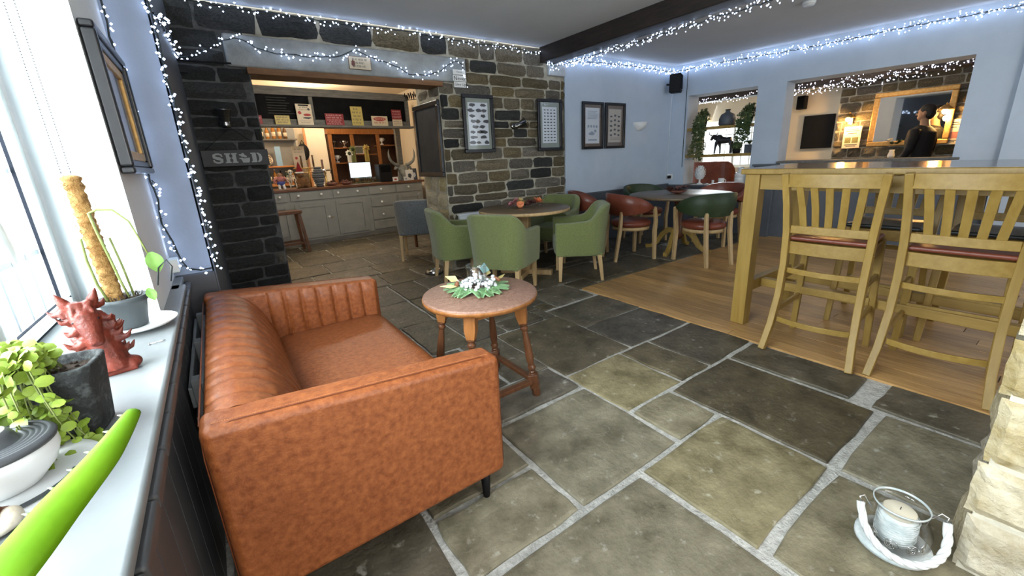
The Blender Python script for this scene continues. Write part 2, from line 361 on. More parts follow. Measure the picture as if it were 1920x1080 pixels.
M['pale_red'] = mat('pale red cloth', (.40, .16, .15), None, rough=.7)
M['santa'] = mat('dark red felt', (.20, .01, .015), None, rough=.9)
M['bottle'] = mat('brown bottle glass', (.10, .045, .015), None, rough=.12)
M['bottle2'] = mat('green bottle glass', (.03, .06, .03), None, rough=.12)
M['bottle3'] = mat('amber spirit', (.35, .16, .04), None, rough=.12)
M['tumbler'] = glassmat('greenish bar glass', (.80, .82, .70), .05)
M['curtain'] = mat('white curtain', (.70, .68, .62), None, rough=.9)
M['wire'] = mat('dark green cable', (.010, .016, .016), None, rough=.5)
M['bulb'] = glow('cool white led', (.52, .68, 1), 10)
M['bulb_far'] = glow('violet white led', (.80, .80, 1), 10*.6)
M['lamp'] = glow('warm lamp bulb', (1, .62, .22), 60)
M['screen'] = glow('till screen', (.80, .92, 1), 1.1)
M['outside'] = glow('overcast daylight', (.92, .97, 1), 1.6)
M['mirror'] = mat('mirror glass', (.75, .73, .68), None, rough=.03, metal=1)
M['carpet'] = mat('brown lounge floor', (.10, .06, .035), (.14, .09, .05), 8, .6)
# ================================================================== the setting
CZ = 2.54
mb = MB().bx(-.6, 7.6, -3.2, 5.2, -.25, -.012); mb.bx(-.6, 5.2, 5.2, 10.2, -.25, -.012)
floor = struct(mb.build('floor', M['joint']))
def flag(x0, x1, y0, y1, g=.012, m='flag'):
    cx, cy = (x0+x1)/2, (y0+y1)/2; hx, hy = (x1-x0)/2-g, (y1-y0)/2-g
    if hx < .02 or hy < .02: return
    n = 4; P = []; mk = m
    rn = lambda a: random.uniform(-a, a)
    for (ax, ay, bx_, by) in ((-1,-1,1,-1), (1,-1,1,1), (1,1,-1,1), (-1,1,-1,-1)):
        for i in range(n):
            t = i/n; c = .012 if i == 0 else 0
            px = (ax+(bx_-ax)*t)*hx; py = (ay+(by-ay)*t)*hy
            P.append((px*(1-c)+rn(.006), py*(1-c)+rn(.006)))
    z = rn(.0022); tx, ty = rn(.003), rn(.003); m = len(P); vs = []
    for k, (s_, dz) in enumerate(((1, -.03), (1, -.006), (1-.006/max(hx, hy), -.0015), (1-.02/max(hx, hy), 0))):
        for px, py in P: vs.append((px*s_, py*s_, z+dz+tx*px/hx+ty*py/hy))
    fs = [(k*m+i, k*m+(i+1) % m, (k+1)*m+(i+1) % m, (k+1)*m+i) for k in range(3) for i in range(m)]+[tuple(range(3*m, 4*m))]
    b = MB().add(vs, fs, False); b.build('flagstone', M[mk], floor, loc=(cx, cy, 0))
X_ = 2.775
F = [(2.44,X_,.53,1.17,.014),(2.44,X_,-.12,.46,.014),(1.83,2.44,.41,1.17,.016),(1.83,2.44,-.35,.41,.016),(1.21,1.83,.41,.88,.014),(1.5,1.83,.88,1.17,.013),
 (1.21,1.83,-.25,.41,.022),(.89,1.5,.88,1.49,.012),(.41,.89,.88,1.18,.012),(-.2,.41,.88,1.9,.012),(.35,1.21,.18,.88,.018),(.35,1.21,-.6,.18,.018),(-.3,.35,-.6,.88,.016),
 (1.5,1.97,1.17,1.64,.011),(1.97,2.26,1.17,1.64,.009),(2.26,X_,1.17,1.63,.009),(1.5,2.11,1.64,2.41,.010),(2.11,X_,1.64,2.09,.008),(2.11,X_,2.09,2.55,.008),
 (.89,1.5,1.5,1.79,.010),(1.2,1.5,1.79,2.42,.010),(.89,1.2,1.79,2.42,.010),(.41,.89,1.18,1.9,.01),(.41,.89,1.9,2.42,.01),(-.2,.41,1.9,2.42,.01),
 (.4,1.0,2.42,3.03,.01),(1.0,1.32,2.42,3.03,.009),(1.32,1.63,2.42,3.0,.009),(1.63,2.0,2.42,2.63,.008),(1.63,2.11,2.63,3.03,.008),(2.0,2.11,2.42,2.63,.006),
 (2.11,2.26,2.57,2.72,.007),(2.26,2.74,2.57,3.03,.008),(2.11,2.26,2.72,3.03,.008),(.4,1.32,3.03,3.65,.009),(1.32,1.63,3.0,3.65,.009),(1.63,2.39,3.03,3.65,.008),(2.39,3.03,3.03,3.5,.008),
 (2.74,3.03,2.79,3.03,.007),(.4,1.33,3.65,4.3,.009),(1.33,1.645,3.65,4.3,.009),(1.645,2.1,3.65,4.29,.008),(2.1,2.9,3.65,4.3,.008),(2.39,3.03,3.5,3.65,.007),
 (3.03,3.6,2.88,3.5,.008),(3.03,3.6,2.79,2.88,.006),(3.6,4.3,2.79,3.4,.008),(4.3,5.0,2.79,3.5,.008),(5.0,5.7,2.79,3.3,.008),(5.7,6.5,2.79,3.5,.008),
 (2.9,3.7,3.65,4.3,.008),(3.03,3.7,3.5,3.65,.007),(3.7,4.4,3.4,4.3,.008),(4.4,5.2,3.5,4.3,.008),(5.2,6.4,3.3,4.3,.008),(-.2,.4,2.42,3.4,.01),(-.2,.4,3.4,4.3,.01),
 (1.83,2.6,-1.1,-.35,.016),(1.0,1.83,-1.2,-.25,.018),(.35,1.0,-1.3,-.6,.018),(-.3,.35,-1.4,-.6,.018)]
for f in F: flag(*f, m='flag_olive' if (f[0]+f[1])/2 < 2.0 and (f[2]+f[3])/2 < 1.62 and f[0] > .3 and f[:2] != (1.83, 2.44) or f[:4] == (1.83, 2.44, -.35, .41) else 'flag')
y = 4.3
for h in (.55, .5, .62, .48, .6, .55, .45):      # courses through the doorway to the bar
    x = .45-random.uniform(0, .3)
    while x < 4.0:
        l = random.choice((.42, .55, .7, .85)); flag(x, min(x+l, 4.2), y, y+h, .008); x += l
    y += h
y = -.5
pm = {}
x = X_; k = 0                                    # oak boards of the dining end
wpl = .105
while x < 6.7:
    y = -1.2 if k else -1.2
    if k: y -= random.uniform(0, .9)
    while y < 2.785:
        l = random.uniform(1.0, 1.9); y2 = min(y+l, 2.785)
        if 2.785-y2 < .3: y2 = 2.785
        y0 = max(y, -1.2)
        if y2 > y0+.05:
            key = round((y2-y0), 2)
            if key not in pm: pm[key] = MB().bx(-wpl/2+.0012, wpl/2-.0012, -key/2+.001, key/2-.001, -.02, 0).mesh('plank', M['plank'])
            o = bpy.data.objects.new('plank', pm[key]); C.objects.link(o); o.parent = floor; o.location = (x+wpl/2, (y0+y2)/2, .001+random.uniform(-.0006, .0006))
        y = y2
    x += wpl; k += 1
# ceiling, split by the black beam
struct(MB().bx(-.8, 7.6, -3.2, 4.31, CZ, CZ+.2).build('ceiling', M['ceiling']))
bm_ = struct(MB().bx(3.56, 3.79, -3.2, 4.305, 2.37, CZ+.02).build('trim_1', M['beam'], bevel=.012))
# --- window wall
WY0, WY1, WX = .1, 1.92, -.24
wl = MB()
wl.prism([(WX, WY1), (-.545, 2.42), (-.9, 2.42), (-.9, 4.9), (WX, 4.9)], 0, CZ); wl.bx(-.9, WX, -1.5, .0, 0, CZ)
wl.bx(-.9, WX, .0, WY1, 0, .70); wl.bx(-.9, WX, .0, WY1, 2.25, CZ)
wl.bx(-.9, WX, -3.2, -1.5, 0, CZ)
wall_left = struct(wl.build('wall_left', M['white_wall']))
# boxed pier beside the stone wall, its face turned to the camera
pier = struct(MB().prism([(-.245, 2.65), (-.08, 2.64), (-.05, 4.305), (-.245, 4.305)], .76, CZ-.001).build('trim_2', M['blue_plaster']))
struct(MB().prism([(-.072, 2.63), (-.045, 4.30), (-.02, 4.30), (-.066, 2.63)], 0, CZ-.002).build('trim_3', M['slate_paint']))
struct(MB().prism([(-.235, 2.62), (-.072, 2.61), (-.05, 4.30), (-.235, 4.30)], .0, .765).build('trim_4', M['dado'], bevel=.003))
cl = struct(MB().bx(-.243, -.212, -3.1, 2.62, .02, .735).build('trim_5', M['dado']))     # boarded cladding under the sill
yb = -1.2; me = MB().bx(-.006, .006, -.061, .061, 0, .70).mesh('board', M['dado'])
while yb < 2.6:
    o = bpy.data.objects.new('board', me); C.objects.link(o); o.parent = cl; o.location = (-.206, yb+.063, .03); yb += .127
nose = MB()
pr = [(-.2, 0), (-.185, .004), (-.178, .014), (-.185, .026), (-.2, .03), (-.2, .03)]
struct(MB().bx(-.60, -.186, .02, 2.43, .738, .764).build('trim_6', M['sill'], bevel=.010, seg=3))                 # window board
lip = MB(); yy = .02
while yy < 2.6: lip.bx(-.206, -.176, yy+.0015, min(yy+.16, 2.6), .705, .737); yy += .162
struct(lip.build('trim_7', M['dado'], bevel=.008))
struct(MB().bx(-.243, -.204, 2.34, 2.62, .738, .764).build('trim_8', M['sill'], bevel=.006))
# window: outer frame, mullion, opening sash with gaskets, glazing bars, handle
win = struct(thing('window_1', 'w', 'w', (-.60, 0, 0))); del win['label'], win['category']
f = MB()
f.bx(-.04, .05, .10, 2.41, .764, .784); f.bx(-.04, .05, .10, 2.41, 2.17, 2.25); f.bx(-.04, .05, 2.325, 2.41, .784, 2.17); f.bx(-.04, .05, .10, .18, .784, 2.17)
f.build('window_frame', M['upvc'], win, bevel=.006)
def sash(ya, yb):
    s = MB(); z0, z1 = .772, 2.155
    s.bx(-.01, .062, ya, yb, z0, z0+.04); s.bx(-.01, .062, ya, yb, z1-.075, z1); s.bx(-.01, .062, ya, ya+.075, z0+.04, z1-.075); s.bx(-.01, .062, yb-.075, yb, z0+.04, z1-.075)
    o = s.build('sash', M['upvc'], win, bevel=.010, seg=3)
    g = MB()
    for d, x_ in ((.078, .046), (-.010, .052)):
        e = .006
        d0 = .042 if d > 0 else -.004; g.bx(x_-.007, x_+.003, ya+d-e, yb-d+e, z0+d0-e, z0+d0); g.bx(x_-.007, x_+.003, ya+d-e, yb-d+e, z1-d, z1-d+e)
        g.bx(x_-.007, x_+.003, ya+d-e, ya+d, z0+d0, z1-d); g.bx(x_-.007, x_+.003, yb-d, yb-d+e, z0+d0, z1-d)
    g.build('gasket', M['gasket'], o)
    MB().bx(.018, .024, ya+.074, yb-.074, z0+.039, z1-.074).build('pane', M['pane'], o)
    n = max(1, round((yb-ya-.15)/.14)); w_ = (yb-ya-.15)/n
    for i in range(1, n): MB().bx(.026, .034, ya+.075+w_*i-.008, ya+.075+w_*i+.008, z0+.04, z1-.075).build('glazing_bar', M['lead'], o)
    for zz in (1.01, 1.30, 1.59, 1.88): MB().bx(.027, .033, ya+.075, yb-.075, zz-.009, zz+.009).build('glazing_bar', M['lead'], o)
sash(1.66, 2.318); sash(.84, 1.60); sash(.19, .78)
f = MB(); f.bx(-.03, .055, 1.602, 1.658, .784, 2.17); f.bx(-.03, .055, .78, .84, .784, 2.17); f.build('mullion', M['upvc'], win, bevel=.006)
h = MB(); h.bx(.062, .074, 1.675, 1.707, 1.16, 1.23); h.tube([(.070, 1.691, 1.20), (.10, 1.691, 1.198), (.112, 1.70, 1.17), (.110, 1.74, 1.08), (.100, 1.775, 1.04)], [.008, .009, .010, .010, .008], 10)
h.build('window_handle', M['upvc'], win, bevel=.002)
# --- stone wall with the doorway to the bar
SY = 4.31
core = holes(MB(), .45, 3.99, 0, CZ, SY+.024, SY+.62, [(.45, 2.18, 0, 2.30)])
core.m = 1; core.bx(-.08, .45, SY+.024, SY+.62, 0, CZ)
wall_back = struct(core.build('wall_back', [M['mortar'], M['mortar_dark']]))
def stone_unit(seed, rough=.10):
    R = random.Random(seed); nx, nz = 5, 4; V = []
    for j in range(nz):
        for i in range(nx):
            u, v = i/(nx-1)-.5, j/(nz-1)-.5
            edge = max(abs(u), abs(v)) > .49; cor = abs(u) > .49 and abs(v) > .49
            y_ = .12*R.random() if edge else -.62-R.uniform(-.38, .38)
            k = .92 if cor else .985
            V.append((u*k+R.uniform(-1, 1)*.022, y_, v*k+R.uniform(-1, 1)*.045))
    Fs = [(j*nx+i, j*nx+i+1, (j+1)*nx+i+1, (j+1)*nx+i) for j in range(nz-1) for i in range(nx-1)]
    ring = [i for i in range(nx)]+[j*nx+nx-1 for j in range(1, nz)]+[(nz-1)*nx+i for i in range(nx-2, -1, -1)]+[j*nx for j in range(nz-2, 0, -1)]
    n0 = len(V); V += [(V[i][0]*1.02, 1.3, V[i][2]*1.02) for i in ring]; m = len(ring)
    Fs += [(ring[(a+1) % m], ring[a], n0+a, n0+(a+1) % m) for a in range(m)]
    return V, Fs
STV = {}
def stone_set(key, m): STV[key] = [MB().add(*stone_unit(s*13+5), False).mesh('stone', m) for s in range(9)]
stone_set('stone', M['stone']); stone_set('slate', M['slate']); stone_set('pale', M['pale_stone'])
def put_stone(parent, kind, c, L_, H_, depth=.045, rz=0):
    o = bpy.data.objects.new('stone', random.choice(STV[kind])); C.objects.link(o); o.parent = parent
    o.location = c; o.scale = (L_*random.choice((-1, 1)), depth, H_); o.rotation_euler = (0, radians(random.uniform(-1.5, 1.5)), rz)
def rubble(parent, kindf, x0, x1, z0, z1, y, skip, hr=(.085, .15), lr=(.16, .42), big=None, depth=.045):
    z = z0
    while z < z1-.03:
        h = min(random.uniform(*hr), z1-z)
        if big and z > big: h = min(random.uniform(.16, .24), z1-z)
        x = x0-random.uniform(0, .12)
        while x < x1:
            l = random.uniform(*lr); a, b_ = max(x, x0), min(x+l, x1)
            segs = [(a, b_)]
            for s0, s1, t0, t1 in skip:
                if z+h*.6 > t0 and z+h*.4 < t1:
                    new = []
                    for p, q in segs:
                        if q <= s0 or p >= s1: new.append((p, q))
                        else:
                            if p < s0: new.append((p, s0))
                            if q > s1: new.append((s1, q))
                    segs = new
            for p, q in segs:
                if q-p > .05: put_stone(parent, kindf((p+q)/2, z), ((p+q)/2, y, z+h/2), q-p-.012, h-.011, depth*random.uniform(.6, 1.2))
            x += l
        z += h
kf = lambda x, z: 'slate' if x < .75 and random.random() < .96 else ('slate' if (z > 2.05 and x < 1.6 and random.random() < .75) or random.random() < .16 else 'stone')  # mostly dark grey stones at the left, tan ones further right
rubble(wall_back, kf, -.04, 3.98, .02, CZ, SY+.019, [(.45, 2.18, 0, 2.06), (.30, 2.52, 2.06, 2.33), (3.66, 3.99, 2.2, 2.54)], lr=(.20, .50), hr=(.085, .14), big=2.3)
# door reveal on the right: quoins seen edge on
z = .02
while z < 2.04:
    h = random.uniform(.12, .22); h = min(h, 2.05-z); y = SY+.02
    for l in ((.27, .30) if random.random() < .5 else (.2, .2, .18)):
        o = bpy.data.objects.new('stone', random.choice(STV['pale' if z < 1.05 else 'stone'])); C.objects.link(o); o.parent = wall_back  # lit look of the lower reveal put into colour by paler stones
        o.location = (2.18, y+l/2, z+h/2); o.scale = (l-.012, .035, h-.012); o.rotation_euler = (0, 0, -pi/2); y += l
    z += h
# plastered lintel band, wooden lintel underneath
struct(MB().bx(.30, 2.52, SY-.012, SY+.2, 2.085, 2.33).build('trim_11', mat('grey lime wash', (.22, .23, .225), (.36, .37, .36), 5, .9, .4, 30), bevel=.02))
struct(MB().bx(.43, 2.22, SY-.018, SY+.25, 2.035, 2.085).build('trim_12', M['lintel_wood'], bevel=.006))
struct(MB().bx(3.70, 3.985, SY-.02, SY+.06, 2.24, CZ).build('trim_13', mat('rough whitewash', (.36, .38, .39), (.5, .52, .53), 8, .9, .5, 30), bevel=.015))
# --- white wall beyond the stone and its dado
struct(MB().bx(3.99, 6.33, SY+.0, SY+.3, 0, CZ).build('wall_back_right', M['plaster']))
struct(MB().bx(3.975, 4.0, SY-.012, SY+.01, .0, 2.42).build('trim_14', M['plaster'], bevel=.003))
struct(MB().bx(4.0, 6.32, SY-.014, SY-.001, 0, .71).build('trim_15', M['slate_paint']))
struct(MB().bx(4.0, 6.31, SY-.03, SY-.001, .71, .74).build('trim_16', M['slate_paint'], bevel=.006))
# --- right wall with its two openings (s, t, z frame)
TH = .36
rwall = struct(holes(MB(), -.05, 6.2, 0, CZ, 0, TH, [(.50, 1.49, .72, 2.08), (1.84, 3.54, 1.03, 2.085)], RM).build('wall_right', M['plaster']))
struct(MB().bx(.2, 1.80, -.013, -.001, 0, .69, RM).build('trim_17', M['slate_paint']))
d_ = MB()
for a, b_ in ((.24, .62), (.70, 1.1), (1.18, 1.55)): d_.bx(a, b_, -.020, -.012, .14, .60, RM)
struct(d_.build('trim_18', M['slate_paint'], bevel=.006))
struct(MB().bx(.2, 1.60, -.05, TH+.02, .69, .722, RM).build('trim_19', M['slate_paint'], bevel=.006))
struct(MB().bx(1.83, 3.6, -.03, TH+.03, 1.028, 1.056, RM).build('trim_20', M['grey_wood'], bevel=.006))
struct(MB().bx(3.88, 6.2, -.05, -.001, 0, CZ-.001, RM).build('trim_21', M['plaster']))
struct(MB().bx(1.58, 1.86, -.11, .0, 0, 1.0, RM).build('trim_22', M['slate_paint'], bevel=.008))
struct(MB().bx(1.56, 1.88, -.12, .0, 1.0, 1.025, RM).build('trim_23', M['slate_paint'], bevel=.005))
struct(MB().bx(1.86, 6.2, -.012, -.001, 0, 1.0, RM).build('trim_24', M['slate_paint']))
# --- near stone wall end on the right
we = struct(MB().bx(1.628, 2.5, -2.4, .03, 0, CZ).build('wall_front_right', M['mortar_pale']))
def rough_block(par, ya, yb, za, zb):           # hand cut block on the wall end, its rough face towards -x
    nu, nv = max(6, int((yb-ya)/.022)), max(6, int((zb-za)/.022)); sd = Vector((random.uniform(0, 50), 0, 0)); b = MB()
    def fn(u, v):
        e = min(u, 1-u)*(yb-ya); g = min(v, 1-v)*(zb-za); k = min(1, min(e, g)/.022)**.6; y_, z_ = ya+(yb-ya)*u, za+(zb-za)*v
        q = Vector((y_*9, z_*11, 0))+sd; n_ = noise.noise(q)*.5+noise.noise(q*2.7)*.3+noise.noise(q*7)*.16
        return (1.630-k*(.018+.017*n_), y_+.006*noise.noise(q*1.7+Vector((9, 0, 0)))*(1-k), z_+.006*noise.noise(q*1.3+Vector((0, 7, 0)))*(1-k))
    b.surf(fn, nu, nv, smooth=False); return b.build('stone', M['pale_stone'], par)
z = 0; row = 0
for h in (.20, .175, .21, .17, .20, .16, .21, .19, .2, .18, .2, .2):
    if z+h > CZ: break
    y = .055+random.uniform(-.012, .010)
    while y > -1.0:
        l = random.uniform(.20, .42); rough_block(we, y-l+.006, y-.006, z+.006, z+h-.006); y -= l
    for xx in (1.80, 2.1, 2.35):
        put_stone(we, 'pale', (xx, .036, z+h/2), .28, h-.015, -.03)
    z += h
# --- bar room
struct(MB().bx(.1, 4.6, 9.75, 9.95, 0, 2.7).build('wall_bar_back', M['cream']))
struct(MB().bx(-.05, .1, SY+.62, 9.9, 0, 2.7).build('wall_bar_left', M['cream']))
struct(MB().prism([(2.9, SY+.62), (2.9, 5.6), (3.62, 7.4), (3.62, 9.9), (3.8, 9.9), (3.8, 7.3), (3.1, 5.5), (3.1, SY+.62)], 0, 2.7).build('wall_bar_right', M['cream']))
struct(MB().bx(-.05, 4.6, SY+.62, 9.9, 2.7, 2.85).build('ceiling', M['cream']))
# --- lounge seen through the right wall
fx = 9.62
struct(holes(MB(), -2.2, 7.6, 0, 2.6, fx, fx+.2, [(4.2, 5.75, .85, 1.86)], None, 'y').build('wall_lounge_back', M['cream']))
struct(MB().bx(6.6, 9.7, 7.6, 7.8, 0, 2.6).build('wall_lounge_left', M['cream']))
struct(MB().bx(6.6, 9.7, -2.4, -2.2, 0, 2.6).build('wall_lounge_right', M['cream']))
struct(MB().prism([(6.70, 4.75), (7.25, -2.2), (9.8, -2.2), (9.8, 7.8), (6.4, 7.8)], 2.5, 2.6).build('ceiling', M['cream']))
struct(MB().prism([(6.66, 4.75), (7.4, -2.4), (9.8, -2.4), (9.8, 7.8), (6.3, 7.8)], -.2, 0).build('floor', M['carpet']))
struct(MB().bx(8.78, 9.02, -2.2, 7.6, 2.22, 2.5).build('trim_25', M['beam'], bevel=.01))
struct(MB().bx(9.6, 9.62, -2.1, 3.05, 0, .98).build('trim_26', M['mount_brown']))
struct(MB().bx(9.585, 9.61, 2.9, 4.1, .98, 1.01).build('trim_27', M['cream']))
w2 = struct(thing('window_2', 'w', 'w', (fx+.06, 0, 0))); del w2['label'], w2['category']
f = MB(); f.bx(0, .05, 4.2, 5.75, .85, .91); f.bx(0, .05, 4.2, 5.75, 1.80, 1.86); f.bx(0, .05, 4.2, 4.26, .91, 1.8); f.bx(0, .05, 5.69, 5.75, .91, 1.8); f.bx(0, .05, 4.95, 5.0, .91, 1.8); f.build('window_frame', M['upvc'], w2)
for yy in (4.44, 4.62, 4.8, 5.17, 5.34, 5.51): MB().bx(.01, .035, yy-.009, yy+.009, .91, 1.8).build('glazing_bar', M['upvc'], w2)
for zz in (1.13, 1.35, 1.57): MB().bx(.012, .033, 4.26, 5.69, zz-.009, zz+.009).build('glazing_bar', M['upvc'], w2)
MB().bx(.02, .026, 4.26, 5.69, .91, 1.8).build('pane', M['pane'], w2)
# chimney breast of rough stone, oak mantel beam
ch = struct(MB().bx(9.30, 9.62, .2, 2.98, 0, 2.5).build('wall_lounge_chimney', M['mortar']))
z = .0
while z < 2.45:
    h = random.uniform(.10, .17); y = .2
    while y < 2.98:
        l = random.uniform(.16, .4); l = min(l, 2.98-y)
        if not (z < .80 and .9 < y+l/2 < 2.45) and l > .06:
            o = bpy.data.objects.new('stone', random.choice(STV['stone'])); C.objects.link(o); o.parent = ch
            o.location = (9.29, y+l/2, z+h/2); o.scale = (l-.012, .04, h-.012); o.rotation_euler = (0, 0, -pi/2)
        y += l
    z += h
struct(MB().bx(9.13, 9.30, .85, 2.52, .82, .98).build('trim_28', M['black'], bevel=.01))
# ================================================================== sofa
def smooth01(t): t = max(0, min(1, t)); return t*t*(3-2*t)
sofa = thing('sofa', 'tan leather two seat sofa with channel stitched back, beside the window sill', 'sofa', (0, 0, 0))
XB, XF, YN, YF = -.14, .70, 1.10, 2.53
def arm_profile(x): return .685-.078*((x-XB)/(XF-XB))
def arm(y0, y1, outer):
    b = MB(); pts = []
    n = 10
    top = [(XB+(XF-XB)*i/n, arm_profile(XB+(XF-XB)*i/n)) for i in range(n+1)]
    poly = [(XB, .13)]+[(x, z) for x, z in top]+[(XF, .13)]
    return b.prism(poly, 0, y1-y0, Matrix.Translation((0, y1, 0)) @ Matrix.Rotation(pi/2, 4, 'X')).build('arm', M['tan'], sofa, bevel=.026, seg=4, smooth=False)
a1 = arm(YN, YN+.115, YN); a2 = arm(YF-.115, YF, YF)
def piping(y, par, inset=.012):
    pts = [(XB-.001, y, .16), (XB-.001, y, .60)]
    pts += [(XB+.004, y, arm_profile(XB)-.016)]
    for i in range(1, 12): x = XB+(XF-XB)*i/12; pts.append((x, y, arm_profile(x)+.0015-.008*(i in ())))
    pts += [(XF-.006, y, arm_profile(XF)-.010), (XF+.001, y, .56), (XF+.001, y, .16)]
    MB().tube(pts, .0016, 6).build('seam', M['tan_dark'], par)
piping(YN+.020, a1); piping(YF-.02, a2)
st = MB()                                                       # stitch row beside the near seam
for i in range(150):
    x = XB+.03+(XF-XB-.06)*i/150; st.box((x, YN+.030, arm_profile(x)+.0006), (.0032, .0014, .0014))
st.build('stitching', mat('pale stitching', (.50, .20, .08)), a1, kind='stuff')
ch_ = MB()                                                      # upholstered channels inside the far arm
nx = 7; xa, xb = .12, XF-.015
def chan(u, v):
    t = u*nx; k = t-math.floor(t); bul = .020*(1-abs(2*k-1)**5) if u < 1 else 0
    x = xa+(xb-xa)*u; z = .36+(arm_profile(x)-.012-.36)*v
    return (x, YF-.113-bul*min(1, (1-v)*9+.25), z)
ch_.surf(chan, nx*10+1, 8, smooth=True); ch_.build('channel_panel', M['tan'], a2)
bp = [(-.142, .13), (-.142, .56), (-.140, .625), (-.128, .662), (-.10, .678), (-.055, .680), (-.01, .666), (.035, .636), (.075, .585), (.105, .52), (.128, .45), (.145, .38), (.15, .33)]
def bpt(v):
    t = v*(len(bp)-1); i = min(int(t), len(bp)-2); k = t-i
    return bp[i][0]*(1-k)+bp[i+1][0]*k, bp[i][1]*(1-k)+bp[i+1][1]*k
y0, y1 = YN+.09, YF-.09; nch = 13
def backf(u, v):
    t = u*nch; k = t-math.floor(t); x, z = bpt(v); x2, z2 = bpt(min(1, v+.02)); dx, dz = x2-x, z2-z; l = hypot(dx, dz) or 1
    amp = smooth01((v-.14)/.12)*.011*min(1, max(0, min(u, 1-u)-.03)*30); d = amp*(1-abs(2*k-1)**6)-amp
    return (x-dz/l*d if True else x, y0+(y1-y0)*u, z+dx/l*d)
MB().surf(backf, nch*8+1, 42).build('backrest', M['tan'], sofa, norm=False)
MB().tube([(XB-.002, y0, .655), (XB-.002, y1, .655)], .0025, 6).build('seam', M['tan_dark'], sofa)
cp = [(max(-.132, x+(.010 if x < -.05 else -.012)), z-(.010 if z > .6 else .0)) for x, z in bp]
MB().prism(cp, 0, YF-YN-.05, Matrix.Translation((0, YF-.025, 0)) @ Matrix.Rotation(pi/2, 4, 'X'), True).build('back_core', M['tan'], sofa, bevel=.004)
cush = MB()
def cushf(u, v):
    x = .10+(XF-.005-.10)*u; y = y0-.0+(y1-y0)*v; e = 1-abs(2*u-1)**6; g = 1-abs(2*v-1)**8
    return (x, y, .375+.045*e**.5*g**.5 if e > 0 and g > 0 else .375)
cush.surf(cushf, 24, 24); cush.bx(.10, XF-.006, y0, y1, .26, .376)
cush.build('seat_cushion', M['tan'], sofa, bevel=.012)
MB().bx(XB+.01, XF-.012, YN+.02, YF-.02, .13, .275).build('base', M['tan'], sofa, bevel=.01)
for x, y in ((.64, 1.16), (.64, 2.47), (-.08, 1.16), (-.08, 2.47)):
    MB().lathe([(.013, 0), (.021, .13)], 12, Matrix.Translation((x, y, 0))).build('leg', M['black'], sofa)
# slatted timber behind the sofa
cr = thing('slatted_crate', 'grey slatted timber crate squeezed between sofa and sill panel', 'crate', (-.168, 2.05, 0))
for z in (.06, .17, .28, .39, .50): MB().bx(-.006, .006, -.42, .42, z, z+.085).build('slat', M['rad'], cr, loc=(.016, 0, 0), bevel=.003)
for z in (.06, .17, .28, .39, .50): MB().bx(-.006, .006, -.42, .42, z, z+.075).build('slat', M['rad'], cr, loc=(-.020, 0, 0), bevel=.003)
for y in (-.40, 0, .40): MB().bx(-.014, .010, y-.022, y+.022, 0, .60).build('post', M['rad'], cr, bevel=.003)
# ================================================================== pub table
pt = thing('pub_table', 'small round pub table with hammered dark top and turned legs', 'table', (1.035, 1.785, 0)); pt.scale = (.945, .945, 1.071)
MB().lathe([(.300, .532), (.312, .536), (.316, .545), (.312, .557), (.305, .560)], 56).build('table_top', M['pub_top'], pt)
MB().lathe([(.296, .529), (.314, .533), (.318, .545), (.3165, .551), (.312, .551), (.312, .53)], 56).build('edge_band', M['pub_wood'], pt)
AN = radians(-45)
legs = []
for k in range(4):
    a = AN+k*pi/2; top = Vector((.215*cos(a), .215*sin(a), .53)); bot = Vector((.300*cos(a), .300*sin(a), 0)); d = bot-top
    q = (-d).to_track_quat('Z', 'X').to_matrix().to_4x4(); Lg = d.length
    Mt = Matrix.Translation(bot) @ q
    b = MB(); W = .025
    b.m = 0; rz4 = Matrix.Rotation(a, 4, 'Z')
    prof = [(.016, 0), (.024, .012), (.0245, .05)]
    b.lathe(prof, 14, Mt)
    b.bx(-.026, .026, -.026, .026, .05, .125, Mt)
    b.lathe([(.022, .125), (.014, .131), (.020, .138), (.014, .146), (.023, .156), (.024, .165), (.017, .178), (.024, .215), (.020, .30), (.0145, .365), (.022, .372), (.023, .382), (.015, .390), (.024, .398), (.026, .405)], 16, Mt)
    b.m = 1
    b.add([(x*s_, y*s_, z) for z, s_ in ((.405, .78), (.45, 1.08), (Lg, 1.05)) for x, y in ((-.028,-.028),(.028,-.028),(.028,.028),(-.028,.028))],
          [(0,3,2,1),(8,9,10,11)]+[(j*4+i, j*4+(i+1) % 4, j*4+4+(i+1) % 4, j*4+4+i) for j in range(2) for i in range(4)], False, Mt)
    b.build('leg', [M['dark_wood'], M['pub_wood']], pt, bevel=.003)
    legs.append(bot+(top-bot).normalized()*.088)
for k in range(4):
    p, q = legs[k], legs[(k+1) % 4]; MB().bar([p, q], .022, .036, (0, 0, 1)).build('stretcher', M['dark_wood'], pt, bevel=.004)
    a = AN+k*pi/2; a2_ = a+pi/2
    MB().bar([(.185*cos(a), .185*sin(a), .495), (.185*cos(a2_), .185*sin(a2_), .495)], .05, .018, (0, 0, 1)).build('apron', M['pub_wood'], pt)
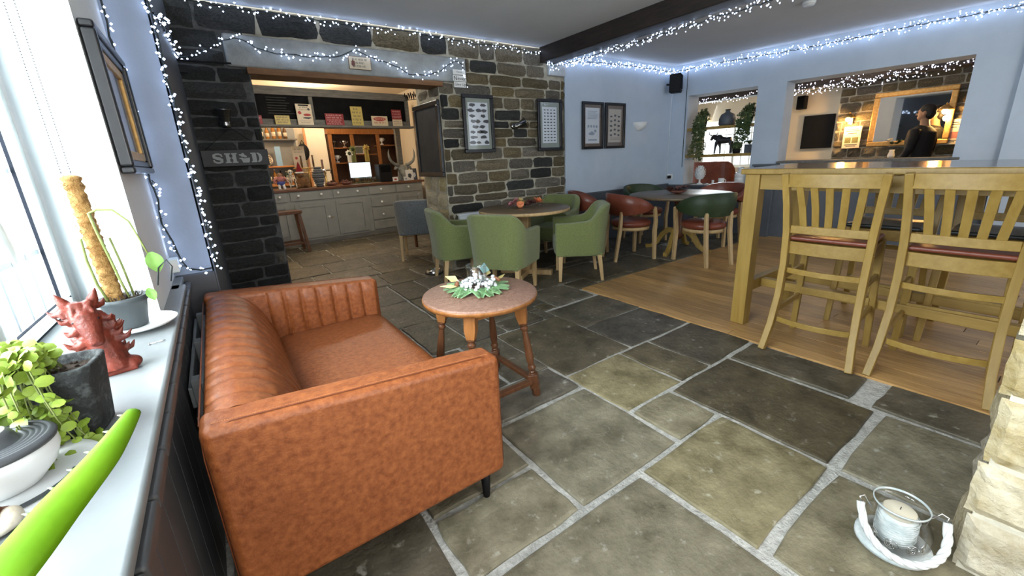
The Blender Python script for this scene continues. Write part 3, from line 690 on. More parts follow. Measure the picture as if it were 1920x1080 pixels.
# wreath around a glass on the pub table
wr = thing('festive_wreath', 'frosted berry and fir wreath around a clear glass, on small round table', 'wreath', (1.045, 1.825, .600)); wr.scale = (1.12, 1.12, 1.0)
R = random.Random(3)
MB().lathe([(.043, .004), (.045, .006), (.048, .10), (.050, .135), (.0485, .135), (.0465, .10), (.043, .010), (0, .008)], 28).build('glass_holder', M['glass'], wr)
tw = MB()
for k in range(26):
    a = R.uniform(0, 2*pi); r = R.uniform(.05, .08)
    tw.tube([(r*cos(a+t*.8), r*sin(a+t*.8), .012+.02*sin(t*3+k)+R.uniform(0, .015)) for t in (0, .5, 1, 1.5)], .002, 4)
tw.build('twig_ring', M['twig'], wr, kind='stuff')
be = MB()
for k in range(95):
    a = R.uniform(0, 2*pi); r = R.uniform(.045, .095); be.sph((r*cos(a), r*sin(a), R.uniform(.018, .055)), R.uniform(.006, .0105), 8, 6)
for k in range(16): be.sph((-.035+R.uniform(-.02, .02), -.035+R.uniform(-.01, .02), .05+k*.003), .008, 8, 6)
be.build('berries', M['berry'], wr, kind='stuff')
for i, (a, r, z) in enumerate(((2.75, .095, .04), (-.35, .098, .045), (1.3, .09, .03))):
    c_ = MB(); 
    for j in range(6):
        for t in range(8): c_.leaf((0, 0, -.018+j*.007), (cos(t*.785+j*.4), sin(t*.785+j*.4), .5), (0, 0, 1), .017-.0018*j, .009)
    c_.sph((0, 0, 0), (.010, .010, .020), 8, 6)
    c_.build('fir_cone', M['cone'], wr, loc=(r*cos(a), r*sin(a), z), rot=(R.uniform(-.9, .9), R.uniform(-.9, .9), 0))
for k in range(15):
    a = k*2*pi/15+R.uniform(-.15, .15); b = MB(); L_ = R.uniform(.08, .115); d = Vector((cos(a), sin(a), -.10)); s_ = Vector((-sin(a), cos(a), 0)); p0 = Vector((.055*cos(a), .055*sin(a), .028))
    if k % 3 == 1 and sin(a) > 0: L_ *= .8
    for j in range(11):
        t = j/10; p = p0+d*(L_*t); p.z = max(.006, p.z-.010*t); l2 = .040*(1-t*.75)
        for sg in (-1, 1):
            dd = (d*.8+s_*sg).normalized()
            b.tube([p, p+dd*l2], .0012, 3)
            for q in (.15, .35, .55, .75, .95): b.leaf(p+dd*l2*q, (d*1.1+s_*sg*.5).normalized(), (0, 0, 1), .016*(1.1-t*.5), .0065, .1); b.leaf(p+dd*l2*q, (d*.7-s_*sg*.3+Vector((0, 0, .5))).normalized(), (0, 0, 1), .012, .005, .1)
    b.build('fir_sprig', M['fir'], wr)
for p, dd, m_, L_, W_ in (((.045, .01, .075), (.25, .1, .6), 'teal_leaf', .06, .05), ((-.07, .05, .05), (-.7, .5, .5), 'straw', .07, .035), ((.08, .04, .05), (.6, .5, .5), 'straw', .065, .03), ((-.09, .03, .03), (-1, .3, .2), 'straw', .08, .02), ((.1, -.01, .035), (1, .1, .2), 'straw', .08, .012)):
    MB().leaf(p, dd, (0, -1, .3), L_, W_, .3).leaf(p, dd, (0, 1, -.3), L_, W_, -.3).build('leaf', M[m_], wr)
# ================================================================== tub armchairs
def shell(mb, w, d, hf, hb, zb, th, flare=.03, n=36, roll=.0, wingback=.62):
    # U-shaped upholstered wall: arms run forward (+y front), back at -y
    P = []
    r = .17; pth = []
    hx = w/2; yb = -d/2; yf = d/2
    L1 = yf-(yb+r); La = pi*r/2; L2 = 2*(hx-r)
    tot = 2*L1+2*La+L2
    for i in range(n+1):
        s_ = tot*i/n
        if s_ < L1: x, y, nx_, ny = -hx, yf-s_, -1, 0
        elif s_ < L1+La: a = (s_-L1)/r; x, y, nx_, ny = -hx+r-r*cos(a), yb+r-r*sin(a), -cos(a), -sin(a)
        elif s_ < L1+La+L2: t = s_-L1-La; x, y, nx_, ny = -hx+r+t, yb, 0, -1
        elif s_ < L1+2*La+L2: a = (s_-L1-La-L2)/r; x, y, nx_, ny = hx-r+r*sin(a), yb+r-r*cos(a), sin(a), -cos(a)
        else: t = s_-L1-2*La-L2; x, y, nx_, ny = hx, yb+r+t, 1, 0
        u = (yf-y)/(yf-yb); k = smooth01((u-wingback)/(1-wingback)*1.05); k2 = smooth01((u-.1)/.9)
        pth.append((x, y, nx_, ny, hf+(hb-hf)*(.86*k+.14*k2), k))
    rings = []
    for x, y, nx_, ny, h, k in pth:
        rg = []
        for f_, z in ((0, zb), (.35*flare, zb+(h-zb)*.4), (flare*(.5+.8*k), zb+(h-zb)*.85), (flare*(.6+1.0*k), h-.012), (flare*(.6+1.0*k)-.018, h)): rg.append((x+nx_*f_, y+ny*f_, z))
        for f_, z in ((flare*(.6+1.0*k)-th+.015, h), (flare*(.6+.9*k)-th, h-.014), (flare*.5*k-th, zb+(h-zb)*.6), (-th, zb)): rg.append((x+nx_*f_, y+ny*f_, z))
        rings.append(rg)
    m = len(rings[0]); vs = [p for rg in rings for p in rg]
    fs = [(i*m+k, i*m+(k+1) % m, (i+1)*m+(k+1) % m, (i+1)*m+k) for i in range(len(rings)-1) for k in range(m)]
    fs += [tuple(range(m))[::-1], tuple(range((len(rings)-1)*m, len(rings)*m))]
    mb.add(vs, fs, True); return mb
def taper_leg(x, y, z1, w0, w1, dx=0, dy=0):
    b = MB(); b.hexa([(x+dx-w0/2, y+dy-w0/2, 0), (x+dx+w0/2, y+dy-w0/2, 0), (x+dx+w0/2, y+dy+w0/2, 0), (x+dx-w0/2, y+dy+w0/2, 0)],
                     [(x-w1/2, y-w1/2, z1), (x+w1/2, y-w1/2, z1), (x+w1/2, y+w1/2, z1), (x-w1/2, y+w1/2, z1)]); return b
def tub(name, label, fab, loc, rz, hf=.615, hb=.79, zb=.275, w=.54, d=.52, grp=None):
    t = thing(name, label, 'chair', loc, rz, grp)
    shell(MB(), w, d, hf, hb, zb, .075).build('upholstered_shell', fab, t, bevel=.010, ang=50, seg=2, norm=True)
    s_ = MB(); s_.bx(-w/2+.07, w/2-.07, -d/2+.07, d/2+.01, zb+.005, .44); s_.build('seat', fab, t, bevel=.028, seg=4)
    MB().bx(-w/2+.03, w/2-.03, -d/2+.04, d/2-.01, zb-.012, zb+.02).build('base_rail', fab, t, bevel=.01)
    for sx, sy in ((-1, 1), (1, 1), (-1, -1), (1, -1)):
        taper_leg(sx*(w/2-.045), sy*(d/2-.05) if sy > 0 else -(d/2-.075), zb, .030, .046, sx*.004, -.035 if sy < 0 else .008).build('leg', M['leg_oak'], t, bevel=.003)
    return t
T1 = (2.73, 3.62)
def face(x, y, tx, ty): return atan2(ty-y, tx-x)-pi/2
g0 = tub('tub_armchair', 'green fabric tub armchair with its back to the camera, nearest the pub table', M['green'], (2.20, 3.27, 0), radians(-60))
g1 = copy_tree(g0, (2.07, 3.98, 0), face(2.08, 4.0, 2.9, 3.80), 'green fabric tub armchair left of the round table, above the dog bowl')
g2 = copy_tree(g0, (3.09, 3.15, 0), face(3.12, 3.14, 2.45, 3.66), 'green fabric tub armchair seen side on, right of the round table')
g3 = copy_tree(g0, (3.45, 3.96, 0), face(3.45, 3.96, 2.9, 3.72), 'green fabric tub armchair behind the round table, against the stone wall')
for g in (g0, g1, g2, g3): g['group'] = 'green armchairs at the round table'
tub('tub_chair', 'grey fabric tub chair standing in the bar doorway', M['grey_fab'], (2.20, 5.32, 0), face(2.20, 5.32, 2.75, 6.3), hf=.74, hb=.81, zb=.36, w=.54, d=.48)
# small brown chair and white post behind the grey chair
bc = thing('side_chair', 'dark brown wooden chair back behind the grey tub chair', 'chair', (2.66, 5.95, 0), radians(20))
for sx in (-1, 1): MB().bar([(sx*.18, -.2, 0), (sx*.18, -.18, .45), (sx*.17, -.22, .86)], .035, .03).build('leg', M['dark_wood'], bc); taper_leg(sx*.18, .17, .43, .03, .04).build('leg', M['dark_wood'], bc)
MB().bx(-.2, .2, -.2, .2, .42, .46).build('seat', M['dark_wood'], bc, bevel=.01); MB().bar([(-.17, -.22, .83), (0, -.25, .83), (.17, -.22, .83)], .09, .02, (0, 0, 1)).build('backrest', M['dark_wood'], bc, bevel=.005)
# ================================================================== round table with flowers
rt_ = thing('round_table', 'round walnut topped table with square oak post among green armchairs', 'table', (*T1, 0))
MB().lathe([(.488, .708), (.494, .712), (.494, .738), (.490, .741)], 64).build('table_top', M['table_top'], rt_)
MB().lathe([(.490, .706), (.497, .710), (.497, .736), (.4935, .738), (.4935, .71)], 64).build('edge_band', M['leg_oak'], rt_)
MB().bx(-.055, .055, -.055, .055, .05, .706).build('post', M['leg_oak'], rt_, bevel=.006, rz=radians(36))
for k in range(2): MB().bx(-.30, .30, -.04, .04, 0, .055).build('foot', M['leg_oak'], rt_, bevel=.008, rz=radians(36+90*k))
fl_ = thing('flower_garland', 'bunch of pink, yellow and orange dried flowers on round walnut table', 'flowers', (2.76, 3.66, .741), radians(-36)); fl_.scale = (1.2, 1.15, 1.25)
R = random.Random(11)
def blossom(parent, c, r, m_, n=14, up=.6):
    b = MB()
    for k in range(n):
        a = R.uniform(0, 2*pi); e = R.uniform(.05, 1.3); d = Vector((cos(a)*cos(e), sin(a)*cos(e), sin(e)*up+.15))
        b.leaf((0, 0, 0), d, (0, 0, 1), r*R.uniform(.8, 1.1), r*.75, .25)
    b.build('flower', m_, parent, loc=c)
for c, r, m_ in (((-.10, 0, .03), .06, 'pink'), ((-.07, .04, .045), .055, 'pink'), ((-.13, -.03, .02), .045, 'pink'), ((-.03, 0, .05), .05, 'yellow'), ((-.015, -.03, .03), .045, 'yellow'), ((.05, .02, .03), .055, 'plum'), ((.09, -.01, .03), .05, 'plum'), ((.14, .01, .035), .055, 'orange'), ((.12, .04, .04), .05, 'orange'), ((.03, -.03, .02), .045, 'plum'), ((-.06, -.07, .018), .035, 'pink')):
    blossom(fl_, c, r, M[m_])
MB().lathe([(.012, -.03), (.028, -.015), (.036, .012), (.030, .016), (.02, .006), (0, .004)], 14).build('tulip', M['orange'], fl_, loc=(-.035, -.075, .032), rot=(.5, 0, 0))
b = MB()
for k in range(16): x = R.uniform(-.16, .18); b.tube([(x, R.uniform(-.04, .04), .01), (x+R.uniform(-.04, .04), R.uniform(-.1, .08), R.uniform(.006, .04))], .003, 4)
b.build('stems', M['twig'], fl_, kind='stuff')
# ================================================================== captain's chairs and big pedestal table
T2 = (4.83, 3.10)
pd = thing('pedestal_table', 'large dark round table on a pedestal with curved oak feet', 'table', (*T2, 0))
MB().lathe([(.60, .705), (.622, .712), (.622, .732), (.612, .740)], 64).build('table_top', M['table_top'], pd)
MB().lathe([(.05, .16), (.075, .22), (.06, .32), (.045, .45), (.06, .62), (.12, .70)], 20).build('pedestal', M['dark_wood'], pd)
for k in range(4):
    a = radians(14+90*k); MB().bar([(.05*cos(a), .05*sin(a), .26), (.12*cos(a), .12*sin(a), .27), (.20*cos(a), .20*sin(a), .20), (.27*cos(a), .27*sin(a), .09), (.34*cos(a), .34*sin(a), .035), (.42*cos(a), .42*sin(a), .025)], .05, [.07, .07, .065, .06, .05, .05], (-sin(a), cos(a), 0)).build('foot', M['oak'], pd, bevel=.006)
dl = thing('dried_leaf_bowl', 'heap of dark red dried leaves on the large pedestal table', 'decoration', (4.80, 3.12, .74))
MB().lathe([(.03, 0), (.08, .015), (.12, .04), (.115, .044), (.07, .02), (0, .012)], 18).build('bowl', M['dry'], dl)
R = random.Random(5)
for k in range(16):
    b = MB(); a = R.uniform(0, 2*pi); r = R.uniform(0, .09)
    for j in range(3): b.leaf((0, 0, 0), (cos(a+R.uniform(-.6, .6)), sin(a+R.uniform(-.6, .6)), R.uniform(.1, .6)), (0, 0, 1), R.uniform(.07, .11), .045, R.uniform(.1, .5))
    b.build('leaf', M['dry'], dl, loc=(r*cos(a), r*sin(a), R.uniform(.03, .07)))
def captain(label, bandm, seatm, loc, rz):
    t = thing('captain_chair', label, 'chair', loc, rz, 'low backed chairs at the pedestal table')
    W, D = .29, .27; band = MB(); n = 26; rg = []
    for i in range(n+1):
        a = pi*(.5-1.22*(i/n)+1.0-.39) ; a = radians(20)-radians(220)*i/n
        u = i/n; e = 1-abs(2*u-1)**2.6; x, y = W*cos(a), D*sin(a)+.02; nx_, ny = cos(a), sin(a)
        zt = .655+.155*e; zb = .625-.075*e
        rg.append([(x+nx_*o, y+ny*o, z) for o, z in ((-.018, zb), (.016, zb), (.030+.02*e, (zb+zt)/2), (.024+.03*e, zt-.01), (.010+.03*e, zt), (-.012+.025*e, zt-.004), (-.024, (zb+zt)/2))])
    m = 7; vs = [p for r_ in rg for p in r_]
    band.add(vs, [(i*m+k, i*m+(k+1) % m, (i+1)*m+(k+1) % m, (i+1)*m+k) for i in range(n) for k in range(m)]+[tuple(range(m))[::-1], tuple(range(n*m, n*m+m))], True)
    band.build('backrest', bandm, t, bevel=.006, ang=60, norm=True)
    MB().lathe([(.0, .40), (.20, .40), (.235, .415), (.245, .44), (.235, .468), (.19, .485), (0, .492)], 28).build('seat', seatm, t)
    MB().lathe([(.215, .365), (.222, .365), (.222, .402), (.215, .402)], 28).build('seat_rail', M['leg_oak'], t)
    for sx in (-1, 1):
        MB().bar([(sx*.225, .20, 0), (sx*.215, .195, .35), (sx*.225, .20, .46), (sx*.262, .165, .55), (sx*.285, .135, .64)], [.036, .042, .04, .036, .04], [.036, .042, .04, .036, .036], (0, 1, 0)).build('leg', M['leg_oak'], t, bevel=.004)
        MB().bar([(sx*.165, -.295, 0), (sx*.155, -.235, .38), (sx*.160, -.225, .60)], [.034, .04, .036], [.034, .04, .03], (1, 0, 0)).build('leg', M['leg_oak'], t, bevel=.004)
    return t
c0 = captain('red leather low backed chair, its back to the round walnut table', M['red_leather'], M['red_leather'], (4.13, 3.30, 0), face(4.13, 3.30, 4.9, 3.02))
def cap2(label, loc, tgt, band=None):
    c = copy_tree(c0, loc, face(loc[0], loc[1], *tgt), label)
    if band:
        for k in C.objects:
            if k.parent == c and k.name.startswith('backrest'): k.data = k.data.copy(); k.data.materials[0] = band
    return c
cap2('dark green backed chair with red seat, nearest the tall table leg', (4.52, 2.58, 0), (4.75, 3.2), M['green_dark'])
cap2('red leather low backed chair against the white wall under the framed prints', (4.13, 3.98, 0), (4.7, 3.5))
cap2('dark green low backed chair in the corner below the wall sconce', (5.15, 3.86, 0), (4.95, 3.2), M['green_dark'])
cap2('brown red low backed chair under the shelf alcove', (5.62, 3.0, 0), (4.9, 3.05))
# ================================================================== tall table and stools
bt = thing('tall_table', 'tall pale oak bar table with thick square legs', 'table', (2.97, 1.46, 0))
TL = 2.65; TW = .92
MB().bx(0, TW, -TL, 0, 1.085, 1.122).build('table_top', M['oak'], bt, bevel=.008)
MB().bx(.001, TW-.001, -TL+.001, -.001, 1.1215, 1.1228).build('lacquer_top', mat('lacquered grey oak', (.15, .115, .085), (.19, .15, .115), 4, .13, stretch=(8, 1, 8)), bt)
for x in (.03, TW-.125):
    for y in (-.02, -TL+.115): MB().bx(x, x+.095, y-.095, y, 0, 1.085).build('leg', M['oak'], bt, bevel=.005)
MB().bx(.05, .075, -TL+.115, -.11, .985, 1.085).build('apron', M['oak_h'], bt); MB().bx(TW-.075, TW-.05, -TL+.115, -.11, .985, 1.085).build('apron', M['oak_h'], bt)
MB().bx(.12, TW-.125, -.085, -.055, .985, 1.085).build('apron', M['oak'], bt); MB().bx(.12, TW-.125, -TL+.055, -TL+.085, .985, 1.085).build('apron', M['oak'], bt)
MB().bx(.12, TW-.125, -.10, -.045, .24, .32).build('stretcher', M['oak'], bt, bevel=.004); MB().bx(.12, TW-.125, -TL+.045, -TL+.10, .24, .32).build('stretcher', M['oak'], bt, bevel=.004)
for x in (TW/2-.16, TW/2+.16): MB().bx(x-.03, x+.03, -TL+.1, -.1, .25, .31).build('stretcher', M['oak_h'], bt, bevel=.004)
def stool(label, seatm, loc, rz):
    t = thing('bar_stool', label, 'stool', loc, rz, 'slat backed oak bar stools')      # +y is the front
    W = .205
    for sx in (-1, 1):
        MB().bar([(sx*(W+.022), -.30, 0), (sx*(W+.006), -.245, .16), (sx*(W-.004), -.20, .36), (sx*(W-.006), -.185, .56), (sx*(W-.002), -.195, .76), (sx*(W+.008), -.225, .93), (sx*(W+.022), -.275, 1.105)],
                 .036, [.045, .050, .055, .058, .055, .048, .034], (1, 0, 0)).build('leg', M['oak'], t, bevel=.004)
        MB().bar([(sx*(W-.0), .20, 0), (sx*(W-.02), .165, .70)], [.034, .040], [.034, .040], (1, 0, 0)).build('leg', M['oak'], t, bevel=.004)
        for z, h in ((.26, .034), (.47, .034)): MB().bar([(sx*(W-.008), -.215+.0*z, z), (sx*(W-.012), .175, z+.0)], .018, h, (1, 0, 0)).build('side_rail', M['oak_h'], t, bevel=.003)
        MB().bar([(sx*(W-.012), -.18, .655), (sx*(W-.02), .165, .655)], .02, .075, (1, 0, 0)).build('side_rail', M['oak_h'], t, bevel=.003)
        pl = MB()
        for z, yy in ((.245, -.222), (.66, -.188), (.63, -.188)): pl.sph((sx*(W+.013), yy, z), (.004, .006, .006), 8, 6)
        pl.build('peg', M['oak'], t)
    def cr_(z, h, dep, yb, th=.018, ww=W-.02): return MB().bar([(ww*k/4, yb-dep*(1-(k/4)**2), z) for k in range(-4, 5)], h, th, (0, 0, 1))
    cr_(1.065, .075, .035, -.262, .022, W+.008).build('top_rail', M['oak_h'], t, bevel=.004)
    cr_(.775, .048, .012, -.196, .024).build('back_rail', M['oak_h'], t, bevel=.004)
    cr_(.66, .075, .018, -.178, .020).build('back_rail', M['oak_h'], t, bevel=.003)
    cr_(.515, .034, .030, -.178, .014).build('back_rail', M['oak_h'], t, bevel=.003)
    cr_(.20, .034, .040, -.225, .014).build('back_rail', M['oak_h'], t, bevel=.003)
    for z, h in ((.66, .07), (.30, .05)): MB().bx(-W+.02, W-.02, .155, .175, z-h/2, z+h/2).build('front_rail', M['oak_h'], t, bevel=.003)
    for k in range(5):
        x = (k-2)*.066; d0 = -.196-.012*(1-(x/.2)**2); d1 = -.262-.035*(1-(x/.22)**2)
        MB().bar([(x*.92, d0, .795), (x, (d0+d1)/2+.012, .91), (x*1.10, d1, 1.035)], .036, .013, (1, 0, 0)).build('slat', M['oak'], t, bevel=.002)
    s_ = MB(); s_.bx(-W+.012, W-.012, -.185, .20, .703, .728); s_.build('seat', seatm, t, bevel=.011, seg=4)
    return t
s0 = stool('pale oak slat back bar stool next to the tall table end leg', M['red_leather'], (3.02, .875, 0), radians(-90+4))
copy_tree(s0, (3.10, .35, 0), radians(-90+3), 'pale oak slat back bar stool nearest the rough stone pier')
dk = mat('black leather', (.015, .02, .022), None, rough=.35)
s2 = copy_tree(s0, (3.74, .80, 0), radians(92), 'bar stool with black seat across the tall table, further from the pier')
s3 = copy_tree(s0, (3.74, .30, 0), radians(90), 'bar stool with black seat across the tall table, closer to the pier')
for k in list(C.objects):
    if k.parent in (s2, s3) and k.name.startswith('seat'): k.data = k.data.copy(); k.data.materials[0] = dk
# ================================================================== floor things
db = thing('dog_bowl', 'shallow stainless steel dog bowl on the flagstones', 'bowl', (1.95, 4.40, 0))
MB().lathe([(.10, 0), (.105, .004), (.085, .045), (.078, .05), (.072, .046), (.060, .014), (0, .010)], 28).build('bowl', M['steel'], db)
MB().lathe([(.098, 0), (.108, 0), (.108, .012), (.098, .012)], 28).build('rubber_foot', M['black'], db)
jr = thing('candle_jar', 'glass candle jar with white rope handle on the floor by the stone pier', 'candle jar', (1.572, .168, 0), radians(-62)); jr.scale = (.90, .90, .88)
MB().lathe([(.098, 0), (.106, .004), (.106, .020), (.098, .024), (.098, .0)][:4], 32).build('tray_base', M['zinc'], jr)
MB().lathe([(.070, .024), (.088, .03), (.096, .06), (.094, .10), (.080, .135), (.073, .15), (.0755, .182), (.073, .184), (.0705, .15), (.078, .132), (.091, .10), (.093, .06), (.085, .034), (0, .03)], 36).build('glass_jar', M['glass'], jr)
MB().lathe([(.0735, .178), (.0765, .180), (.0765, .186), (.0735, .186), (.0735, .178)], 36).build('jar_rim', mat('glass edge', (.45, .5, .5), None, rough=.1, spec=.8), jr)
MB().lathe([(.050, .03), (.055, .06), (.055, .11), (.052, .135), (.048, .14), (0, .14)], 28).build('tin_holder', M['zinc'], jr)
MB().lathe([(.044, .138), (.046, .155), (.043, .158), (0, .156)], 24).build('candle', M['candle'], jr); MB().tube([(0, 0, .155), (.002, .001, .168)], .0012, 5).build('wick', M['black'], jr)
wv = MB()
for k in range(14):
    z = .05+k*.0062; wv.tube([((.0565+.001*sin(i*3+k))*cos(i*.35), (.0565+.001*sin(i*3+k))*sin(i*.35), z+.003*sin(i*.9+k*2)) for i in range(18)], .0016, 4, closed=True)
wv.build('wire_wrap', M['zinc'], jr, kind='stuff')
sc_ = MB()
for a in (3.6, 4.3, 5.0, 5.6):
    ps = [(.082*cos(a)+0, .082*sin(a), .05)]; 
    pts = [((.080)*cos(a+.9*(r_:=.022*(1-t/26))*cos(t*.75)/.08), .083*sin(a+.9*r_*cos(t*.75)/.08), .062+r_*sin(t*.75)) for t in range(24)]
    sc_.tube(pts, .0014, 4)
sc_.build('wire_scrolls', M['steel'], jr, kind='stuff')
hp = [(.0765*cos(0), .0, .165), (.10, 0, .185), (.112, .012, .172)]
for sg in (-1, 1): MB().tube([(sg*.075, 0, .14), (sg*.092, .0, .16), (sg*.104, -.004, .185), (sg*.118, -.012, .18), (sg*.112, -.02, .165)], .0026, 6).build('wire_lug', M['steel'], jr)
rp = []
for i in range(41):
    t = i/40; a = pi*(1.0+t); rp.append(Vector((.114*cos(a), -.02-.105*sin(pi*t)**.8, .165-.118*sin(pi*t)**.75)))
for k in range(3):
    pts = []
    for i, p in enumerate(rp):
        tn = (rp[min(i+1, 40)]-rp[max(i-1, 0)]).normalized(); x = tn.cross(Vector((0, 0, 1))); x = x.normalized() if x.length > .01 else Vector((1, 0, 0)); y_ = tn.cross(x); a = i*.62+k*2*pi/3
        pts.append(p+x*.0062*cos(a)+y_*.0062*sin(a))
    MB().tube(pts, .0072, 8).build('rope_strand', M['rope'], jr)
# ================================================================== lettering
def text(s_, size, loc, rot, m, parent, ext=.0008, align='CENTER', name='lettering', bold=0, sx=1):
    c = bpy.data.curves.new(name, 'FONT'); c.body = s_; c.size = size; c.extrude = ext; c.align_x = align; c.align_y = 'CENTER'; c.offset = bold; c.resolution_u = 2
    c.materials.append(m); t_ = bpy.data.objects.new(name, c); me = bpy.data.meshes.new_from_object(t_); me.name = name; bpy.data.objects.remove(t_); o = bpy.data.objects.new(name, me); C.objects.link(o); o.parent = parent; o.location = loc; o.rotation_euler = rot; o.scale = (sx, 1, 1); return o
def scribble(par, w_, sz, z, m, y, seed=0):        # a line of print too small to read: short strokes, no letters
    R2 = random.Random(seed*31+int(z*1e4)); b = MB(); x = -w_/2
    while x < w_/2-sz*.3:
        for k in range(R2.randint(2, 5)):
            g = sz*R2.uniform(.22, .42)
            if x+g > w_/2: break
            h_ = sz*R2.uniform(.5, .8)
            b.bx(x, x+g*.45, y-.0006, y, z-h_/2, z+h_/2)
            if R2.random() < .7: q = z+h_*R2.choice((-.38, 0, .38)); b.bx(x+g*.45, x+g, y-.0006, y, q-sz*.07, q+sz*.07)
            x += g*1.25
        x += sz*.35
    if b.f: return b.build('print_line', m, par)
UP = (pi/2, 0, 0)            # text standing up, facing -y
def frame(name, label, cat, loc, rz, w, h, fwid, dep, fm, mount, paper, mw, draw=None, grp=None, glass=True):
    t = thing(name, label, cat, loc, rz, grp)              # origin at the centre of the back, faces -y
    f = MB(); f.bx(-w/2, w/2, -dep, 0, h/2-fwid, h/2); f.bx(-w/2, w/2, -dep, 0, -h/2, -h/2+fwid); f.bx(-w/2, -w/2+fwid, -dep, 0, -h/2+fwid, h/2-fwid); f.bx(w/2-fwid, w/2, -dep, 0, -h/2+fwid, h/2-fwid)
    f.build('frame', fm, t, bevel=.005)
    MB().bx(-w/2+fwid-.002, w/2-fwid+.002, -.008, -.002, -h/2+fwid-.002, h/2-fwid+.002).build('mount', mount, t)
    MB().bx(-w/2+fwid+mw, w/2-fwid-mw, -.0095, -.008, -h/2+fwid+mw*1.25, h/2-fwid-mw*1.25).build('print', paper, t)
    if draw: draw(t, w-2*fwid-2*mw, h-2*fwid-2.5*mw)
    if glass: MB().bx(-w/2+fwid, w/2-fwid, -.0155, -.014, -h/2+fwid, h/2-fwid).build('picture_glass', M['print_glass'], t)
    return t
def patches(t, name, m, cells, y=-.0103, seed=1):       # flat printed blotches
    R = random.Random(seed); b = MB()
    for cx, cz, rx, rz_ in cells:
        n = 12; a0 = R.uniform(0, 6); b.add([(cx, y, cz)]+[(cx+rx*R.uniform(.6, 1.1)*cos(a0+2*pi*i/n), y, cz+rz_*R.uniform(.6, 1.1)*sin(a0+2*pi*i/n)) for i in range(n)], [(0, 1+(i+1) % n, 1+i) for i in range(n)])
    return b.build(name, m, t)
R = random.Random(21)
def art1(t, w, h):
    cs = []; 
    for j in range(8):
        for i in range(2+j % 2): cs.append(((-.5+(i+.5)/(2+j % 2)+R.uniform(-.08, .08))*w*.95, h*(.44-j*.125), w*R.uniform(.14, .23), h*.045))
    patches(t, 'sketches', M['ink'], cs)
def art2(t, w, h):
    cs = [((-.5+(i+.5)/4)*w*.9, h*(.42-j*.085), w*.085, h*.020) for j in range(11) for i in range(4)]
    patches(t, 'animal_rows', M['ink'], cs, seed=4)
def art3(t, w, h):
    for k in range(7): MB().bx(-w*.36, w*R.uniform(.2, .38), -.0103, -.0095, h*(.40-k*.035), h*(.412-k*.035)).build('print_line', M['ink_blue'], t)
    patches(t, 'diagram', M['ink_blue'], [((-.3+.2*i)*w, -.02*h, w*.08, h*.05) for i in range(4)]+[(w*.2, -h*.15, w*.1, h*.05), (-w*.05, -h*.22, w*.25, h*.06)], seed=6)
    MB().bx(-w*.3, w*.32, -.0103, -.0095, -h*.42, -h*.38).build('print_line', M['ink_blue'], t)
def art4(t, w, h):
    patches(t, 'animal_rows', M['ink'], [((-.3+.3*i)*w, h*(.28-j*.14)+(.03*h if i == 1 else 0), w*.11, h*.038) for j in range(5) for i in range(3)], seed=8)
    for k in range(3): MB().bx(-w*.38, w*.38, -.0103, -.0095, h*(-.36-k*.03), h*(-.352-k*.03)).build('print_line', M['mount_brown'], t)
frame('framed_print', 'black framed print of dark sketches, first right of the chalkboard', 'picture', (2.61, 4.27, 1.655), 0, .405, .62, .038, .03, M['black_gloss'], M['mount_green'], M['paper_blue'], .035, art1, 'framed prints on the walls')
frame('framed_print', 'black framed print of small animal rows near the end of the stone wall', 'picture', (3.67, 4.27, 1.65), 0, .405, .62, .038, .03, M['black_gloss'], M['mount_green'], M['paper_blue'], .045, art2, 'framed prints on the walls')
frame('framed_print', 'black framed pale blue print, first on the white wall', 'picture', (4.475, 4.297, 1.65), 0, .41, .62, .036, .03, M['black_gloss'], M['mount_brown'], M['paper_blue'], .032, art3, 'framed prints on the walls')
frame('framed_print', 'black framed tan animal print beside the wall sconce', 'picture', (4.935, 4.297, 1.65), 0, .42, .62, .036, .03, M['black_gloss'], M['mount_brown'], mat('tan print', (.46, .42, .37), None, rough=.5), .038, art4, 'framed prints on the walls')
# deep framed picture beside the window
pf = thing('deep_framed_picture', 'deep black and gold framed picture beside the window', 'picture', (-.238, 2.255, 1.505), radians(90))
w, h = .64, .47
zz = lambda: None
f = MB(); b2 = MB()
for (o, i_, y0, y1, q) in ((0, .024, -.040, 0, f), (.024, .050, -.030, 0, f), (.050, .085, -.022, 0, b2)):
    q.bx(-w/2+o, w/2-o, y0, y1, h/2-i_, h/2-o); q.bx(-w/2+o, w/2-o, y0, y1, -h/2+o, -h/2+i_); q.bx(-w/2+o, -w/2+i_, y0, y1, -h/2+i_, h/2-i_); q.bx(w/2-i_, w/2-o, y0, y1, -h/2+i_, h/2-i_)
f.build('frame', M['black_gloss'], pf, bevel=.008, seg=3); b2.build('slip', M['gold'], pf, bevel=.004)
MB().bx(-w/2+.08, w/2-.08, -.006, -.002, -h/2+.08, h/2-.08).build('print', M['paper_blue'], pf); MB().bx(-w/2+.08, w/2-.08, -.016, -.014, -h/2+.08, h/2-.08).build('picture_glass', M['print_glass'], pf)
# chalkboard on the reveal, facing the doorway
cb = thing('chalkboard', 'tall black framed chalkboard hung on the doorway stonework', 'chalkboard', (2.145, 4.275, 1.10), 0)
cb.rotation_euler = (0, 0, radians(-90))
f = MB(); W_, H_ = .66, .80
f.bx(-W_, 0, -.03, 0, 0, .05); f.bx(-W_, 0, -.03, 0, H_-.05, H_); f.bx(-W_, -W_+.05, -.03, 0, .05, H_-.05); f.bx(-.05, 0, -.03, 0, .05, H_-.05)
f.build('frame', M['black_gloss'], cb, bevel=.006); MB().bx(-W_+.04, -.04, -.016, -.004, .04, H_-.04).build('board', M['chalk'], cb)
